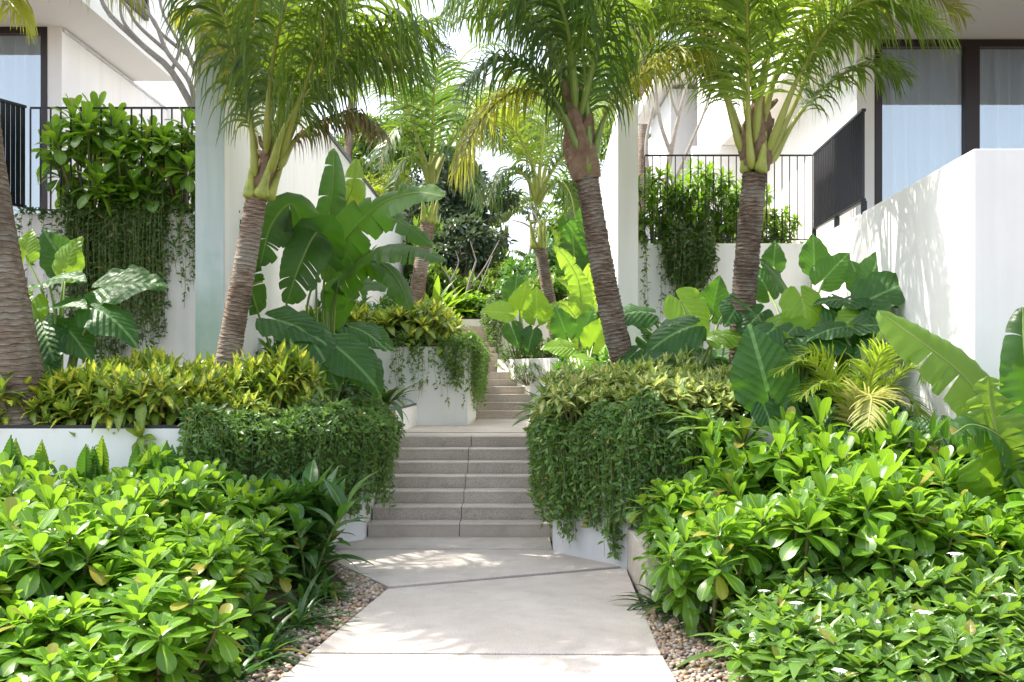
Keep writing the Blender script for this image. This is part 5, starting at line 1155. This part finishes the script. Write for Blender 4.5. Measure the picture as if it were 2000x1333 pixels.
# gardenias
GAR = [make_shrub('gardenia_shrub', 660 + i, .50, .30, 18, T_ELL, 8, .165, M['garden'], M['woody'], lower=8, flowers=(9 if i == 1 else 0)) for i in range(3)]
pg = jitter_grid(1.36, 3.9, 4.2, 6.15, .36, .36, 13, lambda x, y: 0, keep=lambda x, y: x < y * .53 + .5, sf=lambda x, y: .95, hf=lambda x, y: np.interp(y, [4.2, 5, 6.2], [.62, .8, 1.08]) * (.8 if x < 1.6 else 1))
gs = scatter(GAR, pg, 'leafy gardenia shrub', 'shrub', 'gardenia shrubs in the lower right bed', 14, ref=('path', 1))
for o in gs:
    if any(c.name.startswith('flower') for c in o.children): tag(o, 'white-flowered ' + o['label'].replace('leafy ', ''), None, 'flowering gardenias in the lower right bed')
for s_ in GAR: drop(s_)
# variegated hedges
CRO = [make_shrub('variegated_shrub', 680 + i, .42, .26, 14, T_CRO, 11, .19, M['croton'], M['woody'], lower=6) for i in range(3)]
CRP = [make_shrub('variegated_shrub', 690 + i, .42, .26, 17, T_CRO, 9, .14, M['croton_p'], M['woody'], lower=6) for i in range(3)]
z1 = 1.05
pc = jitter_grid(-4.35, -2.9, 8.8, 9.5, .30, .28, 21, lambda x, y: z1, keep=lambda x, y: x < -3.0 or y > 8.8, sf=lambda x, y: 1, hf=lambda x, y: 1.05 + (y - 8.8) * .35 + (.15 if x > -3.6 else 0))
scatter(CRO, pc, 'yellow-green variegated shrub in the left planter', 'shrub', 'variegated shrubs in the left planter', 22, .72, 1.28, .26, ref=('vines', -1))
pc = jitter_grid(-3.6, -2.1, 9.7, 10.3, .28, .26, 23, lambda x, y: z1, sf=lambda x, y: 1.0, hf=lambda x, y: 1.5)
scatter(CRO, pc, 'yellow variegated shrub at the left ringed palm', 'shrub', 'variegated shrubs round the left palm foot', 24, .72, 1.28, .26, ref=('steps', -1))
pc = jitter_grid(-3.2, -2.3, 9.15, 9.6, .26, .24, 30, lambda x, y: z1, hf=lambda x, y: 1.15, keep=lambda x, y: y > 8.5 + (x + 2.9) * 1.0)
scatter(CRO, pc, 'variegated shrub above the left vine curtain', 'shrub', 'variegated shrubs above the left vine curtain', 39, .72, 1.28, .26, ref=('steps', -1))
pc = jitter_grid(-3.0, -.95, 14.65, 15.9, .36, .34, 25, lambda x, y: 1.95, sf=lambda x, y: 1.15, hf=lambda x, y: 1.05) + jitter_grid(-2.3, -1.0, 16.2, 18.0, .42, .42, 26, lambda x, y: 1.95, keep=lambda x, y: x < -1.2 - (y - 16) * .2, sf=lambda x, y: 1.2, hf=lambda x, y: .95)
pc = [p[:5] + (int(p[1] * 2.5),) for p in pc]
scatter(CRO, pc, 'yellow variegated shrub in the middle white planter', 'shrub', 'variegated shrubs in the middle planter', 27, .72, 1.28, .26, ref=('steps', -1))
pc = jitter_grid(.62, 2.15, 8.95, 10.1, .25, .26, 28, lambda x, y: 1.1, keep=lambda x, y: x > .45 + (y - 9) * .0, sf=lambda x, y: 1.0, hf=lambda x, y: .95 + (y - 9) * .32)
scatter(CRP, pc, 'pale variegated shrub in the right planter', 'shrub', 'pale variegated shrubs in the right planter', 29, .72, 1.28, .26, ref=('steps', 1))
for s_ in CRO + CRP: drop(s_)
# clipped small-leaved hedge at the bend, top hedge, fillers
SML = [make_shrub('clipped_shrub', 700 + i, .50, .36, 34, T_LAN, 12, .075, M['vine'], M['woody'], lower=8) for i in range(2)]
scatter(SML, [(.0, 18.0, 1.62, 1, .9), (.3, 17.5, 1.62, 1.05, .85), (.62, 17.2, 1.6, 1.05, .9), (.95, 16.9, 1.6, 1.1, .9), (1.25, 16.7, 1.6, 1.1, .95), (.6, 16.65, 1.45, 1, .8), (.9, 16.5, 1.45, 1, .8), (.15, 17.85, 1.75, 1, .8), (.5, 18.0, 1.8, 1, .8), (1.0, 17.6, 1.75, 1.1, .9), (.3, 17.0, 1.4, .9, .8)],
        'small-leaved clipped shrub at the bend of the steps', 'shrub', 'clipped shrubs at the bend of the stairs', 31, ref=('steps', 1))
scatter(SML, [(-1.2 + i * .38, 9.6 + (i % 2) * .3, 1.0, .75, .5) for i in range(0)], 'x', 'shrub', None, 32)
TOP = [make_shrub('low_hedge_shrub', 710 + i, .62, .34, 16, T_OB, 12, .19, M['broad'], M['woody'], lower=14) for i in range(2)]
scatter(TOP, jitter_grid(-3.0, -.6, 23.6, 24.6, .42, .42, 33, lambda x, y: 2.8, hf=lambda x, y: .85, sf=lambda x, y: 1.1), 'hedge shrub above the top wall', 'shrub', 'hedge shrubs above the top wall', 34, ref=('wall edge', -1))
for s_ in SML + TOP: drop(s_)
FIL = [make_shrub('leafy_shrub', 720 + i, .85, .42, 16, T_LAN, 12, .24, M['broad_d'], M['stem'], lower=16) for i in range(3)]
FIM = [make_shrub('bright_shrub', 730 + i, .85, .42, 16, T_LAN, 11, .24, M['tree_m'], M['stem'], lower=14) for i in range(2)]
scatter(FIL, [(-2.35, 13.7, 1.1, 1.0, 1.1), (-2.1, 13.9, 1.1, .7, .8), (-2.6, 13.5, 1.1, 1.1, 1.2), (-2.3, 12.0, 1.1, .8, .7), (-2.85, 12.0, 1.1, 1.0, .9), (-2.9, 13, 1.1, 1.1, 1.3)], 'dark leafy shrub under the banana clump', 'shrub', 'dark shrubs under the banana clump', 41, ref=('steps', -1))
scatter(FIL, [(-2.6, 16.8, 1.95, 1.1, .9), (-2.2, 17.4, 1.95, 1.0, 1.0), (-2.75, 15.6, 1.95, 1.0, 1.1), (-2.4, 15.2, 1.95, .9, 1.1)], 'dark green leafy shrub behind the yellow shrubs in the middle planter', 'shrub', 'dark shrubs in the middle planter', 42, ref=('steps', -1))
scatter(FIL, [(.75, 13.6, 1.1, .9, .9), (1.1, 13.2, 1.1, .95, 1.0), (.95, 14.6, 1.1, 1, 1.1), (1.25, 15.4, 1.1, 1, 1.2), (.9, 11.4, 1.1, .8, .75), (1.2, 11.8, 1.1, .9, .9), (1.7, 11.9, 1.1, .9, .95), (2.4, 11.8, 1.1, .9, .95), (1.6, 10.9, 1.1, .8, .8)], 'dark leafy shrub between the right palms', 'shrub', 'dark shrubs between the right palms', 43, ref=('steps', 1))
scatter(FIL, [(3.0, 11.9, 1.1, 1, .8), (3.5, 11.2, 1.1, 1, .7), (3.4, 10.2, 1.1, 1, .7), (2.7, 9.5, 1.1, .9, .6), (3.3, 9.0, 1.0, .9, .55), (2.9, 8.7, 1.0, .8, .5), (2.2, 8.9, 1.05, .8, .45), (2.45, 7.75, -.02, .95, 1.45), (2.85, 7.65, -.02, .95, 1.5), (3.25, 7.6, -.02, .95, 1.5)], 'dark undergrowth shrub below the large right wall', 'shrub', 'dark shrubs under the large right wall', 44, ref=('wall corner', -1))
scatter(FIM, [(.5, 20.6, 2.8, 1.0, .9), (1.0, 20.8, 2.8, 1.1, 1.1), (1.5, 20.4, 2.8, 1.1, 1.0), (0.0, 21.5, 2.8, .9, .7), (1.3, 18.4, 1.7, 1, 1.0), (1.6, 17.4, 1.5, 1.1, 1.2)], 'bright shrub right of the upper steps', 'shrub', 'bright shrubs right of the upper steps', 45, ref=('steps', 1))
scatter(FIL, [(.1, 21.0, 2.8, 1.0, .9), (.7, 21.6, 2.8, 1.1, 1.2), (1.3, 22.0, 2.8, 1.2, 1.4), (0.2, 23.2, 2.8, 1.2, 1.2), (1.0, 24.0, 2.8, 1.3, 1.5)], 'dark shrub behind the light elephant ears', 'shrub', 'dark shrubs behind the light elephant ears', 46, ref=('steps', 1))
bt = scatter(FIM, [(-1.75, 24.9, 2.8, 1.2, 1.5), (-.6, 25.4, 2.8, 1.1, 1.3), (-1.1, 25.0, 2.8, 1.1, 1.5), (-2.1, 25.0, 2.8, 1.2, 1.6), (-1.3, 26.3, 2.9, 1.1, 1.2), (-.3, 27.0, 2.9, 1.3, 1.4), (.6, 28.5, 2.9, 1.4, 1.4), (-.9, 29.5, 3.0, 1.6, 1.6), (1.3, 27, 2.9, 1.4, 1.6), (-2.4, 28, 3.0, 1.6, 2.0)], 'bright leafy shrub on the top terrace below the dark tree', 'shrub', 'bright shrubs on the top terrace', 47, ref=('left wall', 1))
for s_ in FIL + FIM + SCA: drop(s_)

# ginger, heliconia, strap plants, grasses
for i, (px, py, D, L_, lb) in enumerate([(1088, 790, 11.2, .50, 'dark green strap-leaved plant on top of the vine-covered planter beside the steps'), (1105, 770, 11.4, .5, 'broad dark green ginger plant behind the vine planter'), ]):
    clump('ginger_plant', lb, P(px, py, D) * [1, 1, 0] + [0, 0, 1.1], T_GING, 34, L_, 'broad_d', (15, 80), seed=50 + i, spread=.15)
clump('crinum_lily', 'dark strap-leaved lily at the end of the low white wall', P(748, 800, 12.0), T_STRAPW, 46, .50, 'grass', (20, 80), seed=55)
def stem_plant(name, label, base, h, n, Ts, L, mat, seed, lean=.1, cat='plant', group=None):
    global rng
    rng = np.random.default_rng(seed); root = empty(name, base, label, cat, group); b = np.array(base, float); st = MB(); lf = MB()
    for i in range(n):
        a = U(0, 6.28); off = np.array([math.cos(a), math.sin(a), 0]); hh = h * U(.75, 1.1)
        pts = spline([b + off * .06, b + off * (.06 + lean * .4) + [0, 0, hh * .5], b + off * (.06 + lean) + [0, 0, hh]], 8); st.tube(pts, np.linspace(.012, .006, 8), 5, cap=False)
        k = 9; f = np.linspace(.25, 1, k); pp = np.stack([np.interp(f, np.linspace(0, 1, 8), pts[:, q]) for q in range(3)], -1)
        az = a + np.arange(k) * 3.14 + U(-.5, .5, k); e = np.radians(np.interp(f, [.25, 1], [20, 70])); d = np.stack([np.cos(az) * np.cos(e), np.sin(az) * np.cos(e), np.sin(e)], -1)
        hz = np.stack([np.cos(az), np.sin(az), 0 * az], -1)
        lf.inst(Ts[i % len(Ts)], frames(d, np.array([[0, 0, 1.0]]) * np.cos(e)[:, None] - hz * np.sin(e)[:, None]), pp, L * U(.8, 1.15, k))
    st.build('stems', M['stem'], root); lf.build('foliage', M[mat], root); return root
stem_plant('ginger_plant', 'blue-green ginger plant hanging over the pebbles at the end of the left shrubs', (-1.62, 7.85, 0), .55, 9, T_GING, .40, 'broad_d', 61, .32)
stem_plant('ginger_plant', 'blue-green ginger plant against the vine-covered corner of the left planter', (-1.95, 8.25, 0), .55, 8, T_GING, .40, 'broad_d', 62, .28)
stem_plant('ginger_plant', 'dark ginger plant beside the steps behind the left shrubs', (-1.72, 8.9, 0), .5, 6, T_GING, .34, 'broad_d', 63, .3)
for i, px in enumerate((12, 85, 160, 205, 268, 318)):
    root = empty('heliconia', P(px, 1000, 7.9), ('pointed heliconia leaves at the left edge under the dark-edged wall', 'pair of pointed heliconia leaves second from the left edge', 'dark pointed heliconia leaf third along the planter wall', 'dark pointed heliconia leaf in the middle of the wall', 'light heliconia leaf fourth along the white wall', 'dark heliconia leaf nearest the vine curtain')[i], 'plant')
    global_seed = 900 + i; rr = random.Random(global_seed); b = np.array(root.location)
    for k in range(3):
        tx = px + rr.uniform(-22, 22); ty = rr.uniform(848, 885)
        t = P(tx, ty, 7.8 + rr.uniform(-.15, .15)); q = P(px + (tx - px) * .8, ty + 70, 7.85)
        blade(root, [b, (b + q) / 2, q, t], .135, .32, (rr.uniform(-.5, .5), -1, .1), 'broad_d' if rr.random() < .6 else 'banana_y', 910 + i * 5 + k, 0, droop=.1, prof=.85, r0=.008, gap=0, pw=1.0)
# crinum-like plant with pale recurved leaves on the right
cb = P(1405, 850, 8.25)
crn = clump('spiky_lily', 'pale green lily with long recurved leaves rising above the right shrubs', cb, T_STRAPW, 16, .62, 'strap', (15, 50), seed=71, spread=.03)
o = MB(); o.tube(np.array([cb - [0, 0, .55], cb - [0, 0, .2], cb + [0, 0, .02]]), [.06, .055, .04], 10); o.build('stalk', M['stem'], crn)
mb = MB(); az = np.arange(18) * .349; e = np.radians(55); d = np.stack([np.cos(az) * math.cos(e), np.sin(az) * math.cos(e), np.full(18, math.sin(e))], -1)
mb.inst(leaf_t(.22, 'lance', 4, .3, .2), frames(d, np.array([[0, 0, 1.0]]).repeat(18, 0)), cb[None].repeat(18, 0) + d * .02, np.full(18, .13)); mb.build('crown_spikes', M['strap'], crn)
# liriope tufts along the path
TUF = [clump('grass_tuft', 'x', (0, 0, 0), T_STRAP, 42, .34, 'grass', (15, 80), seed=80 + i) for i in range(3)]
spots = [(-1.50, 5.35), (-1.62, 5.0), (-1.45, 5.75), (-1.55, 6.1), (-1.40, 6.5), (-1.46, 6.95), (-1.38, 7.35), (-1.55, 7.75), (-1.72, 6.4), (-1.75, 5.6), (-1.62, 8.2), (-1.8, 8.6)]
for i, (x, y) in enumerate(spots):
    o = copy_tree(TUF[i % 3]); o.location = (x, y, -.02); o.rotation_euler.z = i * 1.3; o.scale = (1, 1, .8); tag(o, 'dark grass tuft left of the path, %s one along the pebbles from the camera' % ORD[sorted(spots, key=lambda q: q[1]).index((x, y))].replace('nearest', 'first'), 'grass tuft', 'grass tufts left of the path')
spots = [(1.12, 6.75), (1.05, 6.95), (1.25, 6.45), (1.35, 6.15)]
for i, (x, y) in enumerate(spots):
    o = copy_tree(TUF[i % 3]); o.location = (x, y, -.02); o.rotation_euler.z = i * 1.7; o.scale = (.9, .9, .9); tag(o, 'strappy grass tuft right of the path, %s one from the stone block' % ORD[sorted(spots, key=lambda q: -q[1]).index((x, y))].replace('nearest', 'first'), 'grass tuft', 'grass tufts by the stone block')
for s_ in TUF: drop(s_)
LIL = [clump('spider_lily', 'x', (0, 0, 0), T_STRAPW, 20, .50, 'strap', (30, 85), seed=90 + i) for i in range(2)]
for i, (x, y) in enumerate([(1.42, 5.6), (1.62, 5.3), (1.58, 5.95), (1.75, 4.95), (2.05, 5.2), (1.45, 5.0)]):
    o = copy_tree(LIL[i % 2]); o.location = (x, y, -.02); o.rotation_euler.z = i * 1.1; tag(o, 'strap-leaved lily by the right pebbles, %s from the stone block' % ORD[sorted([5.6, 5.3, 5.95, 4.95, 5.2, 5.0], reverse=True).index(y)].replace('nearest', 'first'), 'plant', 'strap-leaved lilies beside the right pebbles')
for s_ in LIL: drop(s_)

# ================================================================ VINES
vines('hanging_vine', 'dense small-leaved vine curtain over the left planter corner', [(-2.78, 8.48, 1.16), (-2.70, 8.50, 1.16), (-1.45, 9.74, 1.16), (-1.45, 10.6, 1.18)], 0, lambda s: np.interp(s, [0, .12, .3, .6, .8, 1], [.5, .85, 1.0, .92, .75, .6]), 640, 'vine', 101, .056, .20, .42, dens=0, mound=.07, ragged=.45)
vines('hanging_vine', 'pointed-leaf creeper mounding above the left vine curtain', [(-2.65, 8.8, 1.14), (-2.3, 9.15, 1.17), (-1.7, 9.8, 1.18), (-1.62, 10.6, 1.18)], 0, lambda s: .40, 200, 'vine_d', 109, .075, .14, .40, mound=.09)
vines('hanging_vine', 'dense vine curtain over the right planter beside the lower stairs', [(.43, 10.6, 1.18), (.38, 9.10, 1.17), (.95, 8.38, 1.17), (1.46, 8.24, 1.17), (1.62, 8.20, 1.17)], 0, lambda s: np.interp(s, [0, .25, .5, .82, .92, 1], [.65, .78, .90, .92, .6, .4]), 800, 'vine', 102, .054, .17, .35, mound=.12, ragged=.45)
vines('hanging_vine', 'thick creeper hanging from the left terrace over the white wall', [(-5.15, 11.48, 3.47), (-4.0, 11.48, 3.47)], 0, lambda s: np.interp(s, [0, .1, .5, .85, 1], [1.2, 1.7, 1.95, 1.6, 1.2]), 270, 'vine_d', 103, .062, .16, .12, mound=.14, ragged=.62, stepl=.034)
vines('hanging_vine', 'thin single vine trails at the left end of the terrace wall', [(-5.7, 11.48, 3.47), (-5.2, 11.48, 3.47)], 0, lambda s: 1.0, 10, 'vine_d', 104, .055, .08, .1, mound=.05, ragged=.6, stepl=.03, kind=None)
vines('hanging_vine', 'sparse vine trails near the grey-green wall edge on the left terrace', [(-4.05, 11.48, 3.47), (-3.4, 11.48, 3.47)], 0, lambda s: .9, 34, 'vine_d', 105, .055, .10, .1, mound=.12, ragged=.8, stepl=.028, kind=None)
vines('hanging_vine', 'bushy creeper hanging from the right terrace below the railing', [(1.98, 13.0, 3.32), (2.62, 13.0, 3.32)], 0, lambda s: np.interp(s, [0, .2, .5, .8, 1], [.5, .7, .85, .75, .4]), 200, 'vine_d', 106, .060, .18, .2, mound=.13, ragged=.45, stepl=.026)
vines('hanging_vine', 'thin vine trails on the right wall left of the bushy creeper', [(1.68, 12.98, 3.32), (2.0, 12.98, 3.32)], 0, lambda s: 1.0, 9, 'vine', 107, .055, .05, .1, mound=.02, ragged=.8, stepl=.03, kind=None)
vines('hanging_vine', 'full green vine bunch over the corner of the white planter by the middle steps', [(-.92, 14.28, 2.0), (-.60, 14.29, 2.0), (-.57, 16.2, 2.0), (-.66, 17.0, 2.0)], 0, lambda s: np.interp(s, [0, .1, .2, .35, 1], [.55, .8, .8, .8, .6]), 300, 'vine', 111, .055, .15, .35, mound=.10, ragged=.55)
vines('hanging_vine', 'separate vine trails down the face of the white planter', [(-1.75, 14.28, 2.0), (-.95, 14.28, 2.0)], 0, lambda s: .75, 26, 'vine', 112, .055, .06, .2, mound=.12, ragged=.75, stepl=.026, kind=None)
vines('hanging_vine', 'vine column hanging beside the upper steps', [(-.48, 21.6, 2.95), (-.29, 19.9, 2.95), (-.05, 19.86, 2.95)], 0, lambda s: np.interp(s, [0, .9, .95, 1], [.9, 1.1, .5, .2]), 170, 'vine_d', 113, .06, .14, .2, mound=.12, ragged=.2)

# ================================================================ TREES BEHIND
tree('round_tree', 'dark dense round tree behind the stairs', P(860, 640, 30), 6, P(880, 430, 30), (1.9, 1.5, 1.75), 60, 210, .26, 'tree_d', 141, cr=.26)
tree('round_tree', 'dark tree with drooping foliage right of the large dark tree', P(905, 640, 27), 6, P(915, 490, 27), (.95, .9, .85), 24, 170, .22, 'tree_d', 142, cr=.30)
tree('leafy_tree', 'light green leafy tree behind the left wall top', P(700, 620, 36), 6, P(720, 320, 36), (1.9, 1.6, 1.5), 46, 130, .26, 'tree_m', 143, cr=.28)
tree('leafy_tree', 'yellow-green tree behind the left wall between the palms', P(760, 620, 32), 6, P(760, 420, 32), (1.2, 1.2, 1.6), 30, 130, .22, 'tree_y', 144, cr=.3)
tree('leafy_tree', 'green tree crown behind the right white wall', P(1260, 600, 30), 6, P(1240, 230, 30), (2.2, 1.6, 2.2), 48, 120, .26, 'tree_m', 145, cr=.28)
tree('leafy_tree', 'mid green tree behind the slender right palm', P(1090, 620, 32), 6, P(1120, 440, 32), (1.3, 1.2, 1.9), 40, 120, .24, 'tree_m', 149, cr=.3)
tree('leafy_tree', 'airy green tree high above the middle of the garden', P(1010, 620, 40), 6, P(1080, 230, 40), (2.6, 1.6, 1.9), 40, 110, .30, 'tree_y', 146, cr=.25)
tree('bougainvillea', 'bougainvillea bush with pink flowers below the far palm', P(985, 640, 26), 3, P(985, 560, 26), (.75, .6, .62), 26, 90, .12, 'tree_m', 147, flowers=70, rtr=.03, cat='shrub')
tree('bougainvillea', 'small pink-flowered bush left of the frangipani stems', P(915, 640, 25), 3, P(910, 590, 25), (.55, .5, .42), 20, 80, .12, 'tree_m', 148, flowers=40, rtr=.03, cat='shrub')
tree('round_tree', 'tall dark tree behind the left end of the upper stairs', P(800, 640, 40), 6, P(800, 330, 42), (1.6, 1.5, 2.4), 40, 130, .3, 'tree_d', 150, cr=.28)
tree('yellow_shrub', 'yellow-green shrub glowing behind the right terrace railing', (3.62, 15.2, 3.2), 1, (3.75, 15.2, 3.75), (.5, .4, .45), 24, 90, .09, 'tree_y', 151, rtr=.015, bark='woody', cat='shrub')
tree('terrace_bush', 'small dark bush behind the left terrace railing', (-4.9, 12.6, 3.36), 1, (-4.8, 12.6, 3.85), (.3, .3, .45), 16, 90, .07, 'tree_d', 152, rtr=.012, bark='woody', cat='shrub')
clump('bright_cordyline', 'bright yellow-green spiky plant behind the upper left palm', PZ(848, 600, 23.5, 2.8), T_STRAPW, 90, 1.0, 'banana_y', (20, 88), seed=160, spread=.25)
b = P(905, 640, 24)
bare_tree('frangipani_tree', 'bare pale frangipani branches behind the top hedge', b, [([b, P(912, 570, 24), P(930, 510, 24)], .05, .02), ([P(912, 570, 24), P(945, 525, 24), P(975, 470, 24)], .025, .01), ([P(900, 600, 24), P(880, 550, 24), P(862, 520, 24)], .035, .015), ([b, P(925, 590, 24.2), P(962, 500, 24.3)], .03, .012), ([P(930, 510, 24), P(918, 470, 24)], .02, .008), ([P(880, 550, 24), P(895, 515, 24), P(890, 490, 24)], .018, .01)])
b = P(1120, 640, 24)
bare_tree('frangipani_tree', 'pale leaning frangipani trunk behind the slender right palm', b, [([b, P(1100, 560, 24), P(1060, 470, 24), P(1030, 440, 24), P(1000, 430, 24)], .06, .015), ([P(1060, 470, 24), P(1050, 430, 24), P(1020, 380, 24)], .03, .012), ([P(1100, 560, 24), P(1110, 480, 24)], .04, .02)])
D = 12.9; b = P(420, 330, D)
BR = [([b, P(385, 230, D), P(335, 140, D), P(285, 95, D), P(215, 30, D), P(190, -20, D)], .055, .024), ([P(385, 230, D), P(370, 160, D - .1), P(325, 100, D - .1), P(300, 40, D - .1), P(250, -10, D - .1)], .040, .018), ([b, P(400, 190, D + .2), P(370, 110, D + .2), P(345, 40, D + .2), P(330, -30, D + .2)], .045, .02),
      ([P(325, 100, D), P(270, 50, D), P(245, 10, D), P(215, -20, D)], .026, .014), ([P(370, 110, D + .2), P(310, 60, D + .2), P(280, 0, D + .1)], .028, .014), ([P(345, 40, D + .2), P(365, -10, D + .2), P(350, -60, D + .2)], .024, .014), ([P(285, 95, D), P(240, 40, D - .1), P(235, -20, D - .1)], .026, .014), ([b, P(425, 180, D + .3), P(400, 60, D + .3), P(410, -30, D + .3)], .05, .025), ([P(335, 140, D), P(350, 90, D), P(320, 30, D), P(305, -30, D)], .026, .014), ([b, P(425, 420, D), P(425, 450, D)], .055, .06)]
bare_tree('frangipani_tree', 'large bare grey frangipani branches in front of the left upper floor', b, BR)
D = 15.5
b = P(1310, 530, D)
bare_tree('frangipani_tree', 'bare grey frangipani stems behind the right terrace railing', b, [([b, P(1300, 380, D), P(1310, 300, D), P(1325, 230, D), P(1345, 150, D)], .06, .02), ([b, P(1275, 380, D), P(1262, 290, D), P(1275, 210, D)], .05, .02), ([P(1310, 300, D), P(1290, 240, D), P(1280, 160, D), P(1290, 100, D)], .035, .016), ([P(1300, 400, D), P(1345, 290, D), P(1375, 220, D), P(1390, 160, D)], .03, .014), ([P(1325, 230, D), P(1310, 180, D), P(1320, 110, D)], .022, .012)])
